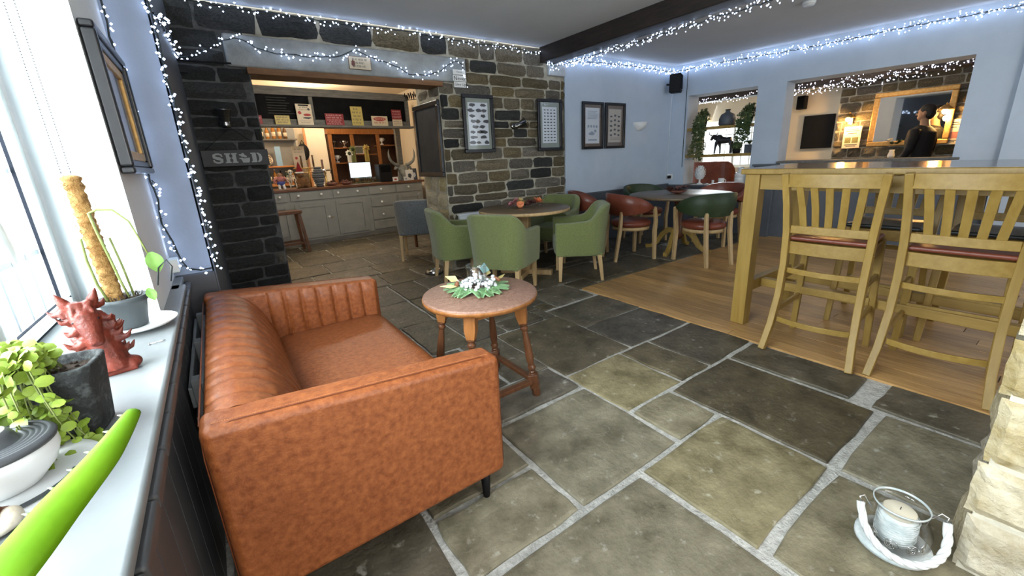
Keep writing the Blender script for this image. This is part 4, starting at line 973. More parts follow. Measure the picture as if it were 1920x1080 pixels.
# SHED sign
sd = thing('shed_sign', 'black board sign reading SH-D in grey stencil, hung by a cord under the wall light', 'sign', (.218, 4.245, 1.37), 0)
MB().bx(-.235, .235, -.022, 0, -.065, .065).build('board', M['shed_black'], sd, bevel=.004)
def poly(name, pts, m, par, y=-.0225, dep=.001, loc=(0, 0, 0)):
    return MB().prism(pts, 0, dep, Matrix.Translation((0, y, 0)) @ Matrix.Rotation(pi/2, 4, 'X')).build(name, m, par, loc=loc)
s = .078
def seg(name, polys, x0, sx, sz):
    b = MB()
    for p in polys: b.prism([(x0+q[0]*sx, q[1]*sz-.039) for q in p], 0, .0012, Matrix.Translation((0, -.0222, 0)) @ Matrix.Rotation(pi/2, 4, 'X'))
    return b.build(name, M['shed_grey'], sd)
MB().bar([(-.165+x*.075, -.0228, z*s-.039) for x, z in ((.88, .66), (.84, .84), (.62, .93), (.36, .92), (.16, .80), (.17, .63), (.38, .53), (.66, .45), (.84, .33), (.82, .16), (.60, .06), (.34, .07), (.14, .18), (.10, .36))], .0012, [.010, .014, .013, .013, .019, .022, .024, .024, .022, .019, .013, .013, .014, .010], (0, 1, 0)).build('letter', M['shed_grey'], sd)
seg('letter', [[(0,0),(0,.13),(.10,.13),(.10,.87),(0,.87),(0,1),(.46,1),(.46,.87),(.38,.87),(.38,.58),(.46,.58),(.46,.42),(.38,.42),(.38,.13),(.46,.13),(.46,0)], [(.54,0),(.54,.13),(.62,.13),(.62,.42),(.54,.42),(.54,.58),(.62,.58),(.62,.87),(.54,.87),(.54,1),(1,1),(1,.87),(.90,.87),(.90,.13),(1,.13),(1,0)]], -.080, .088, s)
seg('emblem', [[(.28,0),(.24,.18),(.14,.42),(0,.44),(0,.56),(.25,.56),(.45,.48),(.72,.52),(1,.56),(.96,.22),(.88,0)], [(.02,.86),(.02,.96),(.22,.96),(.38,1.12),(.52,1.02),(.56,.9),(.74,.74),(.74,.60),(.52,.58),(.40,.68),(.30,.62),(.20,.74)]], .020, .075, s*.9)
seg('letter', [[(0,0),(0,.13),(.10,.13),(.10,.87),(0,.87),(0,1),(.48,1),(.48,0)], [(.56,0),(.56,.12),(.66,.2),(.72,.5),(.66,.8),(.56,.88),(.56,1),(.72,.98),(.92,.82),(1,.5),(.92,.18),(.72,.02)]], .105, .082, s)
cd = MB(); cd.tube([(-.20, -.01, .066), (.0, -.03, .24), (.20, -.01, .066)], .0022, 5); cd.build('hanging_cord', M['black'], sd)
# wall spot lamps
def wall_lamp(label, loc, tilt):
    t = thing('wall_spot_lamp', label, 'lamp', loc, 0, 'chrome spot lamps on the stone')
    MB().lathe([(.04, 0), (.04, .012), (.015, .02)], 20, Matrix.Rotation(pi/2, 4, 'X')).build('back_plate', M['chrome_dark'], t)
    MB().tube([(0, -.015, 0), (0, -.05, -.008), (0, -.075, 0)], .008, 8).build('arm', M['chrome_dark'], t)
    MB().lathe([(.018, -.045), (.030, -.040), (.034, -.02), (.026, 0), (.030, .012), (.060, .095), (.064, .098), (.056, .096), (.026, .02), (0, .01)], 24).build('shade', M['chrome_dark'], t, loc=(0, -.085, .0), rot=tilt)
    return t
wall_lamp('dark chrome cup shaped lamp above the black stencil sign', (.195, 4.262, 1.645), (radians(8), 0, 0))
wall_lamp('chrome spot lamp tilted aside between two framed prints', (3.10, 4.262, 1.635), (radians(25), radians(70), 0))
# small signs on and by the lintel
def sign(name, label, loc, rz, w, h, m, lines, grp=None, th=.006, tilt=0):
    t = thing(name, label, 'sign', loc, rz, grp); t.rotation_euler = (tilt, 0, rz)
    MB().bx(-w/2, w/2, -th, 0, 0, h).build('board', m, t, bevel=.002)
    for i_, (s_, sz, z, lm) in enumerate(lines):
        if isinstance(s_, str): text(s_, sz, (0, -th-.0005, z), UP, lm, t, .0004)
        else: scribble(t, s_*w, sz, z, lm, -th-.0001, i_+len(label))
    return t
sg = sign('wooden_sign', 'small cream wooden sign with a dark edge on the lintel', (1.365, 4.292, 2.135), 0, .20, .105, M['sign_cream'], [(.70, .024, .083, M['ink']), (.5, .024, .053, M['ink']), (.55, .024, .024, M['ink'])], tilt=0)
for q in sg.children: pass
MB().bx(-.104, .104, -.004, .0, -.004, .109).build('backing', M['dark_wood'], sg)
patches(sg, 'animal_picture', M['plum'], [(-.065, .045, .022, .032)], y=-.0072)
ng = thing('never_give_up_sign', 'white scalloped sign reading Never Give Up, on the stone above the chalkboard', 'sign', (2.40, 4.255, 2.025), 0)
for z, w_, h_ in ((.0, .145, .058), (.062, .160, .058), (.124, .150, .052)): MB().bx(-w_/2, w_/2, -.010, 0, z, z+h_).build('board', M['white_matt'], ng, bevel=.010, seg=3)
text('Never', .060, (0, -.011, .088), UP, M['ink'], ng); text('Give Up', .042, (0, -.011, .030), UP, M['ink'], ng); text('Never', .028, (0, -.011, .152), UP, M['ink_blue'], ng)
MB().bar([(-.06, -.0112, .122), (.06, -.0112, .122)], .004, .001, (0, 0, 1)).build('arrow', M['ink'], ng)
# sconce, speaker, socket, smoke alarm, small bracket and box
sc = thing('wall_sconce', 'white plaster half bowl sconce on the white wall', 'lamp', (5.50, 4.31, 1.58), 0)
MB().lathe([(.03, 0), (.07, .025), (.105, .07), (.125, .125), (.118, .125), (.095, .072), (.06, .035), (0, .02)], 24, Matrix.Rotation(pi, 4, 'Z') , arc=pi).build('bowl', M['white_matt'], sc)
sp = thing('loudspeaker', 'black loudspeaker high in the corner of the white walls', 'speaker', (6.16, 4.16, 2.13), radians(25))
MB().bx(-.085, .085, -.09, .08, 0, .27).build('cabinet', M['black'], sp, bevel=.02, seg=3); MB().bx(-.07, .07, -.097, -.088, .05, .25).build('grille', M['chalk_black'], sp, bevel=.008)
MB().tube([(0, .06, .13), (0, .13, .13)], .014, 8).build('bracket', M['black'], sp); MB().sph((.03, -.0975, .03), .007, 8, 6).build('badge', M['steel'], sp)
cw = MB().tube([(6.24, 4.26, 2.13), (6.265, 4.295, 1.5), (6.27, 4.295, .8)], .004, 5); tag(cw.build('speaker_cable', M['white_matt']), 'thin white cable running down the corner from the loudspeaker', 'cable')
p_ = rw(.245, -.013, .85); so = thing('wall_socket', 'white double wall socket with a black plug by the alcove', 'socket', p_, RZ)
MB().bx(-.073, .073, -.0, .012, -.043, .043).build('plate', M['white'], so, bevel=.004); MB().bx(.008, .055, -.045, .001, -.03, .02).build('plug', M['black'], so, bevel=.006)
MB().bx(-.05, -.02, -.004, .0, -.02, .02).build('switch', M['white_matt'], so)
cw = MB().tube([rw(.47, -.006, z) for z in (2.45, 2.3, 1.6, 1.0)], .0045, 5); tag(cw.build('wall_cable', M['wire']), 'dark cable running down the white wall edge by the alcove', 'cable')
sm = thing('smoke_alarm', 'small white smoke alarm on the ceiling by the right wall', 'alarm', (4.85, 1.92, CZ-.001), 0)
MB().lathe([(.055, 0), (.055, -.012), (.045, -.035), (0, -.038)], 24).build('body', M['white'], sm); MB().lathe([(.048, -.022), (.050, -.026), (.040, -.030)], 24).build('vent_ring', M['ink'], sm)
br_ = thing('curtain_hook', 'small black iron bracket on the stone by the vertical lights', 'bracket', (-.02, 4.25, 2.03), 0)
MB().bx(-.05, .05, -.02, 0, -.03, .03).build('plate', M['black'], br_, bevel=.005); MB().tube([(-.02, -.02, .03), (-.02, -.05, .05), (.34, -.05, .055)], .008, 6).build('rod', M['black'], br_)
bx_ = thing('cable_box', 'small white cable box at the end of the window ledge', 'box', (-.222, 2.585, .80), 0)
MB().bx(-.018, .018, -.04, .04, 0, .065).build('body', M['upvc'], bx_, bevel=.004); MB().bx(-.012, .012, -.042, -.04, .02, .045).build('cover', M['white_matt'], bx_)
# ================================================================== window board things
ZS = .764
pl = thing('saucer', 'white oval saucer under the grey plant pot on the window sill', 'plate', (-.285, 1.80, ZS), 0)
MB().lathe([(.045, 0), (.05, .002), (.085, .012), (.102, .022), (.100, .025), (.082, .016), (.05, .007), (0, .006)], 40).build('dish', M['white'], pl)
MB().lathe([(.10, .0225), (.1035, .0225), (.1035, .026), (.10, .026), (.10, .0225)], 40).build('rim', M['white'], pl)
mp = thing('moss_pole_plant', 'grey pot with a tall brown moss pole and trailing stems on the window sill', 'potted plant', (-.312, 1.83, ZS+.008), 0)
MB().lathe([(.043, 0), (.046, .004), (.060, .085), (.0655, .088), (.067, .106), (.062, .106), (.058, .09), (0, .086)], 32).build('pot', M['pot_grey'], mp)
R = random.Random(2); b = MB(); b.lathe([(0, .098), (.03, .097), (.056, .088)][::-1], 20)
for k in range(90): a = R.uniform(0, 6.28); r = R.uniform(.01, .055); b.tube([(r*cos(a), r*sin(a), .092), (r*cos(a)+R.uniform(-.02, .02), r*sin(a)+R.uniform(-.02, .02), .10+R.uniform(0, .015))], .0012, 3)
b.build('soil', M['soil'], mp)
px = lambda t: (-.018-.012*t, .004, .085+.405*t)
b = MB(); nn = 60
b.surf(lambda u, v: (px(v)[0]+(.0215+.0018*sin(v*95+u*6.28*2)+.0026*noise.noise(Vector((u*9, v*40, 3)))+.0015*sin(u*37+v*61))*cos(u*6.28), px(v)[1]+(.0215+.0018*sin(v*95+u*6.28*2)+.0026*noise.noise(Vector((u*9, v*40, 3))))*sin(u*6.28), px(v)[2]), 22, 90, closed_u=True)
b.sph((px(1)[0], px(1)[1], px(1)[2]), (.026, .026, .012), 14, 8)
for k in range(420):
    v = R.random(); a = R.uniform(0, 6.28); p = px(v); r = .022
    q = (p[0]+r*cos(a), p[1]+r*sin(a), p[2]); b.tube([q, (q[0]+.010*cos(a)+R.uniform(-.006, .006), q[1]+.010*sin(a)+R.uniform(-.006, .006), q[2]+R.uniform(-.012, .012))], .0007, 3)
b.build('moss_pole', M['coir'], mp, norm=False)
b = MB(); b.tube([(.02, -.01, .09), (.012, -.026, .16), (.004, -.027, .24), (-.006, -.025, .32), (-.012, -.022, .385), (.01, -.03, .395), (.045, -.03, .39), (.075, -.03, .35), (.088, -.03, .29), (.10, -.035, .235)], [.003, .004, .004, .004, .0045, .0045, .0035, .003, .003, .0025], 6)
b.tube([(-.03, -.02, .09), (-.045, -.022, .16), (-.05, -.024, .24), (-.048, -.024, .31)], .0042, 6); b.tube([(.03, .0, .09), (.02, .02, .2), (.01, .022, .30)], .0036, 6)
b.build('stem', M['stem'], mp)
MB().tube([(.10, -.03, .13), (.115, -.04, .19), (.142, -.05, .215), (.152, -.05, .19), (.138, -.045, .14)], .0022, 5).build('tendril', M['wire'], mp)
def bigleaf(par, p, d, nrm, L_, W_, m_):
    b = MB(); d = Vector(d).normalized(); nrm = Vector(nrm); nrm = (nrm-d*nrm.dot(d)).normalized(); x = d.cross(nrm)
    def fn(u, v):
        w_ = W_*(sin(pi*min(1, (v*.93+.04)))**.8)*(1-.25*v); s_ = (u-.5)*2
        return tuple(Vector(p)+d*(v*L_)+x*(s_*w_/2)+nrm*(-.10*L_*v*v+.10*abs(s_)*w_))
    b.surf(fn, 9, 12); o = b.build('leaf', m_, par); return o
bigleaf(mp, (.105, -.036, .245), (.15, -.1, -1), (.3, -1, .2), .07, .055, M['leaf']); bigleaf(mp, (.075, -.05, .13), (.2, -.2, -.7), (.2, -1, .3), .045, .032, M['leaf'])
# carved horse bust
hb = thing('horse_bust', 'red brown carved horse head bust with flowing mane on the window sill', 'figurine', (-.312, 1.425, ZS), radians(10))
b = MB()
b.bx(-.050, .055, -.028, .030, 0, .016); b.sph((.0, 0, .022), (.052, .032, .022), 14, 8); b.sph((.042, -.006, .018), (.028, .022, .020), 10, 8); b.sph((-.04, -.004, .016), (.024, .02, .018), 10, 8)
b.tube([(.012, 0, .015), (.010, .0, .055), (.004, .0, .095), (-.004, .0, .135), (-.012, -.003, .172)], [.040, .034, .031, .028, .024], 14)      # neck
b.tube([(-.012, -.006, .180), (-.010, -.020, .165), (-.006, -.034, .140), (-.003, -.044, .115), (-.002, -.047, .102)], [.026, .028, .022, .017, .015], 14)   # head towards camera
b.sph((-.008, -.03, .158), (.022, .018, .02), 12, 8); b.sph((-.002, -.045, .105), (.016, .013, .013), 12, 8)
for sx in (-1, 1):
    b.lathe([(.013, 0), (.012, .016), (.006, .034), (.001, .046)], 8, Matrix.Translation((-.012+sx*.020, -.004, .192)) @ Matrix.Rotation(sx*.38, 4, 'Y'))
    b.sph((-.009+sx*.019, -.030, .160), (.006, .006, .006), 8, 6); b.sph((-.002+sx*.009, -.056, .104), (.004, .003, .005), 8, 6)
R = random.Random(9)
for k in range(30):                       # curling mane locks
    v = R.uniform(.05, 1); sx = R.choice((-1, 1)); p = Vector((-.012+.02*(1-v)+sx*.020, .006+R.uniform(-.012, .012), .045+.15*v)); d = Vector((sx*R.uniform(.5, 1), R.uniform(-.4, .3), R.uniform(-.5, .25)))
    Ln = R.uniform(.030, .052); b.tube([p, p+d*Ln*.45+Vector((0, 0, -.006)), p+d*Ln*.8+Vector((0, 0, -.004)), p+d*Ln*1.05+Vector((0, 0, .012))], [.013, .011, .007, .002], 7)
for k in range(5): p = Vector((-.012+R.uniform(-.012, .012), -.012, .200)); b.tube([p, p+Vector((R.uniform(-.01, .01), -.014, .002)), p+Vector((R.uniform(-.012, .012), -.026, -.022))], [.009, .008, .002], 7)
hbo = b.build('bust', M['terra'], hb, voxel=.0026, norm=False)
e_ = MB()
for sx in (-1, 1): e_.sph((-.009+sx*.0215, -.0335, .161), .0038, 8, 6)
e_.build('eye', M['black_gloss'], hb)
# trailing plant in a stone pot
tp = thing('trailing_pot_plant', 'lime green trailing plant in a black speckled square pot on the sill', 'potted plant', (-.315, 1.125, ZS), radians(-6))
def sq(h0, r0, h1, r1, k=.30):
    b = MB(); 
    def ring(r, z): return [(r*(abs(cos(a))**.45)*(1 if cos(a) >= 0 else -1), r*(abs(sin(a))**.45)*(1 if sin(a) >= 0 else -1), z) for a in [2*pi*i/28 for i in range(28)]]
    rs = [ring(r0-.004, h0), ring(r0, h0+.004), ring(r1, h1-.003), ring(r1-.002, h1), ring(r1-.009, h1), ring(r1-.012, h1-.02)]
    vs = [p for r in rs for p in r]; return b.add(vs, [(j*28+i, j*28+(i+1) % 28, (j+1)*28+(i+1) % 28, (j+1)*28+i) for j in range(5) for i in range(28)]+[tuple(range(28))[::-1], tuple(range(140, 168))], True)
sq(0, .048, .148, .062).build('pot', M['pot_stone'], tp, ang=60)
b = MB(); b.add([(-.05, -.05, .130), (.05, -.05, .130), (.05, .05, .130), (-.05, .05, .130)], [(0, 1, 2, 3)]); R = random.Random(8)
for k in range(60): b.sph((R.uniform(-.045, .045), R.uniform(-.045, .045), .131), R.uniform(.002, .005), 5, 4)
b.build('soil', M['soil'], tp)
lfm = [MB().disc((0, 0, 0), (0, 0, 1), .0092, 8).mesh('leaf', M['lime_leaf'])]
stm = MB(); nl = 0; R = random.Random(14); rest = MB()
for k in range(64):
    a = R.uniform(radians(140), radians(290)); a0 = Vector((R.uniform(-.05, .0), R.uniform(-.05, .03), .135)); rr = R.uniform(.055, .10)
    pts = []; L_ = R.uniform(.5, 1.25)
    for i in range(9):
        t = i/8*L_
        r = rr*min(1, t*1.8)+.028*max(0, t-.55); z = .135+.055*sin(min(1, t*1.7)*pi)-.17*max(0, t-.42)*1.35
        p = a0+Vector((cos(a+.5*t)*r, sin(a+.5*t)*r, 0)); p.z = max(.006+.004*R.random(), z+R.uniform(-.004, .004)); pts.append(p)
    stm.tube(pts, .0012, 4)
    for i in range(1, 9):
        for s_ in range(R.choice((1, 2, 2))):
            p = (pts[i-1]+pts[i])/2 if s_ else pts[i]; n_ = Vector((R.uniform(-.9, .9), R.uniform(-1.3, .3), R.uniform(.2, 1))).normalized(); p = p+Vector((R.uniform(-.010, .010), R.uniform(-.010, .006), R.uniform(-.004, .012)))
            if p.z < .008: p.z = .008
            sc2 = R.uniform(.65, 1.25)
            if nl < 290:
                o = bpy.data.objects.new('leaf', lfm[0]); C.objects.link(o); o.parent = tp; o.location = p; o.scale = (sc2*1.15, sc2*.95, sc2); o.rotation_euler = n_.to_track_quat('Z', 'Y').to_euler(); nl += 1
            else: rest.disc(p, n_, .0105*sc2, 7)
stm.build('stem', M['stem'], tp); rest.build('leaves', M['lime_leaf'], tp, kind='stuff')
# white lidded burner on its tray
tb = thing('lidded_burner', 'white ceramic bowl with ribbed charcoal lid on a slotted white tray', 'bowl', (-.372, .955, ZS), 0)
b = MB(); b.lathe([(.082, 0), (.112, .004), (.120, .013), (.118, .016), (.108, .012), (.06, .010), (0, .010)], 44); b.build('tray', M['white'], tb)
b = MB(); b.add([(r*cos(a), r*sin(a), .0128) for a in [radians(-75+i*9) for i in range(9)] for r in (.080, .094)], [(2*i, 2*i+1, 2*i+3, 2*i+2) for i in range(8)]); b.build('slot', M['pot_grey'], tb)
MB().lathe([(.034, .010), (.045, .014), (.066, .038), (.075, .062), (.0745, .080), (.070, .083)], 44).build('bowl', M['white'], tb)
pr = [(.0755, .081), (.0765, .085), (.074, .089)]
for k in range(5): r = .070-k*.007; pr += [(r+.002, .090+.0002*k), (r, .0925), (r-.003, .0925), (r-.004, .0905)]
pr += [(.034, .092), (.030, .104), (.025, .112), (.016, .113), (.012, .109), (0, .108)]
MB().lathe(pr, 44).build('lid', M['grey_plate'], tb)
MB().lathe([(.012, .1105), (.022, .1135), (.024, .1125)], 24).build('knob_ring', M['white'], tb)
# small figurine of a brown and white animal, partly out of frame
fg = thing('animal_figurine', 'small brown and white animal figurine beside the lidded bowl', 'figurine', (-.365, .842, ZS), radians(20))
b = MB(); b.tube([(.0, 0, .03), (.004, 0, .06), (-.004, -.002, .085), (-.018, -.004, .10)], [.022, .019, .015, .012], 12); b.tube([(-.018, -.004, .10), (-.012, -.014, .085), (.0, -.022, .072)], [.014, .013, .008], 10); b.sph((.012, 0, .02), (.026, .018, .018), 12, 8)
b.build('body', mat('brown figurine glaze', (.13, .05, .02), (.22, .10, .05), 40, .35), fg, voxel=.0025)
b = MB(); b.sph((.004, -.006, .012), (.036, .024, .012), 12, 8); b.sph((.028, -.01, .022), (.014, .012, .016), 10, 8); b.build('rock_base', mat('cream figurine glaze', (.45, .38, .28), (.62, .57, .48), 40, .35), fg, voxel=.003)
b = MB(); b.sph((-.022, .012, .118), (.012, .008, .034), 10, 8, Matrix.Rotation(.6, 4, 'Y')); b.build('wing', M['white_matt'], fg)
# aloe with one long leaf, its pot just out of frame
al = thing('aloe_plant', 'bright green aloe leaf arching over the sill edge in the foreground', 'potted plant', (-.345, .585, ZS), 0)
MB().lathe([(.048, .008), (.052, .012), (.064, .10), (.060, .102), (.056, .09), (0, .088)], 30).build('pot', M['pot_grey'], al)
MB().lathe([(.06, 0), (.088, .003), (.092, .010), (.088, .011), (.06, .007), (0, .007)], 36).build('saucer', M['grey_plate'], al)
MB().lathe([(0, .094), (.055, .089)][::-1], 20).build('soil', M['soil'], al)
def aloe(pts, ws, side, thk=.010):
    b = MB(); th = MB(); m = 30; P = []
    pts = [Vector(p) for p in pts]; n = len(pts)-1
    def at_(t):
        k = min(int(t*n), n-1); f_ = t*n-k; p0, p1, p2, p3 = pts[max(k-1, 0)], pts[k], pts[k+1], pts[min(k+2, n)]
        return .5*((2*p1)+(p2-p0)*f_+(2*p0-5*p1+4*p2-p3)*f_**2+(3*p1-p0-3*p2+p3)*f_**3), ws[k]*(1-f_)+ws[k+1]*f_
    vs = []; K = 10
    for i in range(m+1):
        t = i/m; p, w_ = at_(t); q, _ = at_(min(1, t+.01)); r, _ = at_(max(0, t-.01)); d = (q-r).normalized(); s_ = (Vector(side)-d*Vector(side).dot(d)).normalized(); u = d.cross(s_)
        for k in range(K):
            a = 2*pi*k/K; vs.append(tuple(p+s_*(w_/2*cos(a))+u*(thk*(.6 if sin(a) > 0 else 1)*sin(a)*(w_/ws[1])**.5)))
        if i % 3 == 2 and i < m: th.lathe([(.0018, 0), (.0004, .005)], 5, Matrix.Translation(p-s_*w_/2*.98) @ (-s_).to_track_quat('Z', 'Y').to_matrix().to_4x4())
    b.add(vs, [(i*K+k, i*K+(k+1) % K, (i+1)*K+(k+1) % K, (i+1)*K+k) for i in range(m) for k in range(K)]+[tuple(range(K))[::-1], tuple(range(m*K, m*K+K))], True)
    o = b.build('leaf', M['aloe'], al, norm=True); th.build('thorns', mat('pale thorn', (.6, .7, .45)), o, kind='stuff'); return o
aloe([(.03, -.035, .09), (.115, -.085, .150), (.158, -.035, .178), (.185, .020, .190), (.2045, .095, .1995)], [.043, .045, .040, .032, .016], (.82, -.35, -.3))
aloe([(-.01, .0, .09), (-.06, .0, .16), (-.12, -.02, .20)], [.04, .034, .008], (0, 1, 0), .008)
aloe([(.0, -.03, .09), (-.01, -.09, .16), (-.03, -.16, .20)], [.04, .034, .008], (1, 0, 0), .008)
sw = thing('screw', 'loose steel screw lying on the window sill by the horse bust', 'screw', (-.228, 1.60, ZS+.003), radians(15))
MB().tube([(-.02, 0, 0), (.016, 0, 0), (.02, 0, 0)], [.0012, .0022, .001], 8).build('shank', M['steel'], sw); MB().lathe([(.004, 0), (.003, .003)], 10, Matrix.Translation((-.022, 0, 0)) @ Matrix.Rotation(pi/2, 4, 'Y')).build('head', M['steel'], sw)
# bead chains of the blind
bc_ = MB(); Y0, Z0 = 1.955, 1.285
zz_ = 0
while Z0+zz_*.0085 < 2.2:
    for x in (-.383, -.361): bc_.octa((x, Y0, Z0+zz_*.0085), .0033)
    zz_ += 1
for k in range(5): a = pi+pi*k/4; bc_.octa((-.372+.011*cos(a), Y0, Z0-.004+.011*sin(a)), .0033)
tag(bc_.build('blind_chain', M['pot_grey']), 'grey bead chain of the window blind hanging in the bright reveal', 'blind chain')
# ================================================================== bar
def bt_(name, label, cat, u, v, z, rz=0, grp=None): return thing(name, label, cat, br(u, v, z), BZ+rz, grp)
CT = .945
co = bt_('bar_counter', 'long grey painted bar counter with drawers, doors and round knobs', 'counter', 0, 0, 0)
b = MB(); b.bx(-.35, 2.74, 0, .62, .07, .90); b.build('body', M['counter'], co)
MB().bx(-.35, 2.745, -.012, .62, 0, .075).build('plinth', M['grey_wood'], co, bevel=.004)
MB().bx(-.37, 2.79, -.035, .66, .90, CT).build('worktop', M['counter_top'], co, bevel=.010)
def knob(par, u, z):
    MB().lathe([(.008, 0), (.009, .012), (.019, .020), (.021, .030), (.014, .038), (0, .040)], 14, Matrix.Translation((u, -.018, z)) @ Matrix.Rotation(pi/2, 4, 'X')).build('knob', M['white'], par)
for u0, u1, ks in ((-.3, .28, (.16,)), (.32, .98, (.44, .80)), (1.0, 1.60, (1.08, 1.42)), (1.64, 2.16, (1.86,)), (2.18, 2.70, (2.42,))):
    o = MB().bx(u0, u1, -.018, 0, .745, .885).build('drawer', M['counter'], co, bevel=.005)
    for k in ks: knob(o, k, .83)
for z0, z1, k in ((.52, .70, .60), (.28, .48, .37), (.10, .25, None)):
    o = MB().bx(1.66, 2.16, -.018, 0, z0, z1).build('drawer', M['counter'], co, bevel=.005)
    if k: knob(o, 1.85, k)
for u0, u1, kk in ((-.28, .28, None), (.36, .90, .90), (1.02, 1.56, None), (2.2, 2.68, None)):
    o = MB(); o.bx(u0, u0+.07, -.018, 0, .11, .70); o.bx(u1-.07, u1, -.018, 0, .11, .70); o.bx(u0+.07, u1-.07, -.018, 0, .63, .70); o.bx(u0+.07, u1-.07, -.018, 0, .11, .18); o.bx(u0+.07, u1-.07, -.006, 0, .18, .63)
    o = o.build('door', M['counter'], co, bevel=.004)
    if kk: knob(o, u1-.03, .44); MB().bx(u1+.02, u1+.05, -.02, -.012, .415, .43).build('latch', M['brass'], o)
# menu board pelmet above the counter
pe = bt_('menu_pelmet', 'weathered grey timber frame with two black menu boards hung over the bar', 'menu board', 0, -.05, 0)
MB().bx(-.5, 2.60, 0, .07, 2.37, 2.49).build('top_board', M['grey_wood'], pe, bevel=.006)
MB().bx(-.5, 2.60, 0, .07, 1.93, 2.02).build('bottom_board', M['grey_wood'], pe, bevel=.006); MB().bx(-.5, 2.62, -.10, .09, 1.895, 1.93).build('ledge', M['grey_wood'], pe, bevel=.008)
MB().bx(.845, .905, 0, .07, 2.02, 2.37).build('post', M['grey_wood'], pe, bevel=.004); MB().bx(2.53, 2.60, 0, .07, 2.02, 2.37).build('post', M['grey_wood'], pe, bevel=.004)
MB().bx(-.5, .845, .03, .05, 2.02, 2.37).build('menu_panel', M['chalk_black'], pe); MB().bx(.905, 2.53, .03, .05, 2.02, 2.37).build('menu_panel', M['chalk_black'], pe)
R = random.Random(4); b = MB()
for k in range(7): b.bx(.24, .24+R.uniform(.25, .42), .0285, .030, 2.33-k*.038, 2.335-k*.038)
b.build('chalk_writing', mat('faint chalk', (.05, .05, .05)), pe, kind='stuff')
po = bt_('bar_post', 'grey timber post at the right end of the bar frame', 'post', 2.60, .55, .945)
MB().bx(-.05, .05, -.03, .05, 0, 1.42).build('post', M['grey_wood'], po, bevel=.004)
# signs along the pelmet ledge
Z1 = 1.931
def bsign(label, u, w, h, m, lines, extra=None, name='bar_sign'):
    t = sign(name, label, br(u, -.105, Z1), BZ, w, h, m, lines, 'signs along the bar ledge', .006, -.06)
    if extra: extra(t)
    return t
bsign('edge of a red and white sign cut off by the stone pier', .07, .10, .13, M['sign_red'], [(.8, .03, .09, M['sign_pink'])])
bsign('small yellow wooden sign at the left of the ledge', .40, .21, .135, M['sign_yellow'], [(.75, .034, .105, M['ink']), (.85, .03, .07, M['ink']), (.7, .03, .035, M['ink'])])
def clip(t):
    MB().bx(-.075, .075, -.011, -.006, .285, .305).build('clip', M['black'], t)
    patches(t, 'menu_picture', M['ink'], [(.03, .105, .085, .016), (.07, .235, .024, .024)], y=-.0068); patches(t, 'menu_seal', M['ink_red'], [(-.07, .185, .030, .030), (.035, .15, .06, .022)], y=-.0069, seed=3)
bsign('white clipboard menu with a red seal standing on the ledge', .735, .235, .315, M['sign_cream'], [(.5, .030, .262, M['ink']), (.7, .018, .228, M['ink']), (.7, .014, .06, M['ink']), (.6, .014, .035, M['ink'])], clip, 'menu_clipboard')
bsign('wide dark red sign with pink lettering', 1.195, .30, .185, M['sign_red'], [(.85, .034, .155, M['sign_pink']), (.85, .036, .120, M['sign_pink']), (.8, .026, .084, M['sign_pink']), (.65, .026, .053, M['sign_pink']), (.85, .026, .022, M['sign_pink'])])
bsign('tall yellow sign with five lines of black lettering', 1.58, .20, .31, M['sign_yellow'], [(.5, .042, .27, M['ink']), (.78, .044, .213, M['ink']), (.66, .044, .156, M['ink']), (.86, .044, .10, M['ink']), (.72, .042, .045, M['ink'])])
def oval(t):
    b = MB(); b.add([(0, -.0068, .115)]+[(.115*cos(2*pi*i/24), -.0068, .115+.034*sin(2*pi*i/24)) for i in range(24)], [(0, 1+(i+1) % 24, 1+i) for i in range(24)]); b.build('oval', M['ink_red'], t)
bsign('cream sign with NOTICE in a red oval', 1.98, .30, .165, M['sign_cream'], [('NOTICE', .050, .115, M['sign_cream']), (.7, .04, .055, M['ink_red'])], oval)
bsign('red over white sign reading REMEMBER IF WE GET CAUGHT', 2.315, .19, .285, M['sign_red'], [('REMEMBER', .031, .250, M['sign_pink']), ('IF WE GET', .034, .205, M['sign_pink']), ('CAUGHT', .042, .155, M['sign_pink']), (.75, .026, .078, M['ink']), (.75, .024, .042, M['ink'])], lambda t: MB().bx(-.095, .095, -.0064, -.006, 0, .115).build('lower_panel', M['sign_cream'], t))
# back bar: pine cupboard with shelves, cream door, bottle shelves
cbn = bt_('back_bar_cabinet', 'brown pine back bar cabinet with open dark shelves', 'cabinet', 1.55, 1.45, 0)
b = MB(); b.bx(0, 1.52, .30, .33, 0, 2.12); b.bx(0, .02, 0, .30, 0, 2.0); b.bx(1.50, 1.52, 0, .30, 0, 2.0); b.build('back_panel', M['cabinet_in'], cbn)
MB().bx(-.03, 1.56, -.03, .30, 1.90, 2.0).build('cornice', M['pub_wood'], cbn, bevel=.008)
for u in (-.02, .42, .98, 1.46): MB().bx(u, u+.075, -.02, .01, .9, 1.90).build('stile', M['pub_wood'], cbn, bevel=.005)
for u0, u1, z in ((.05, .42, 1.62), (.05, .42, 1.32), (.49, .98, 1.48), (1.05, 1.46, 1.66)): MB().bx(u0, u1, .02, .30, z, z+.022).build('shelf', M['pub_wood'], cbn, bevel=.003)
MB().bx(0, 1.52, -.05, .30, .90, .95).build('counter_shelf', M['counter_top'], cbn)
MB().bx(-.02, 1.54, -.03, .30, 0, .9).build('base', M['cabinet_in'], cbn)
dr_ = bt_('cream_door', 'tall cream painted door beside the back bar cabinet', 'door', 1.12, 1.62, 0, radians(-12))
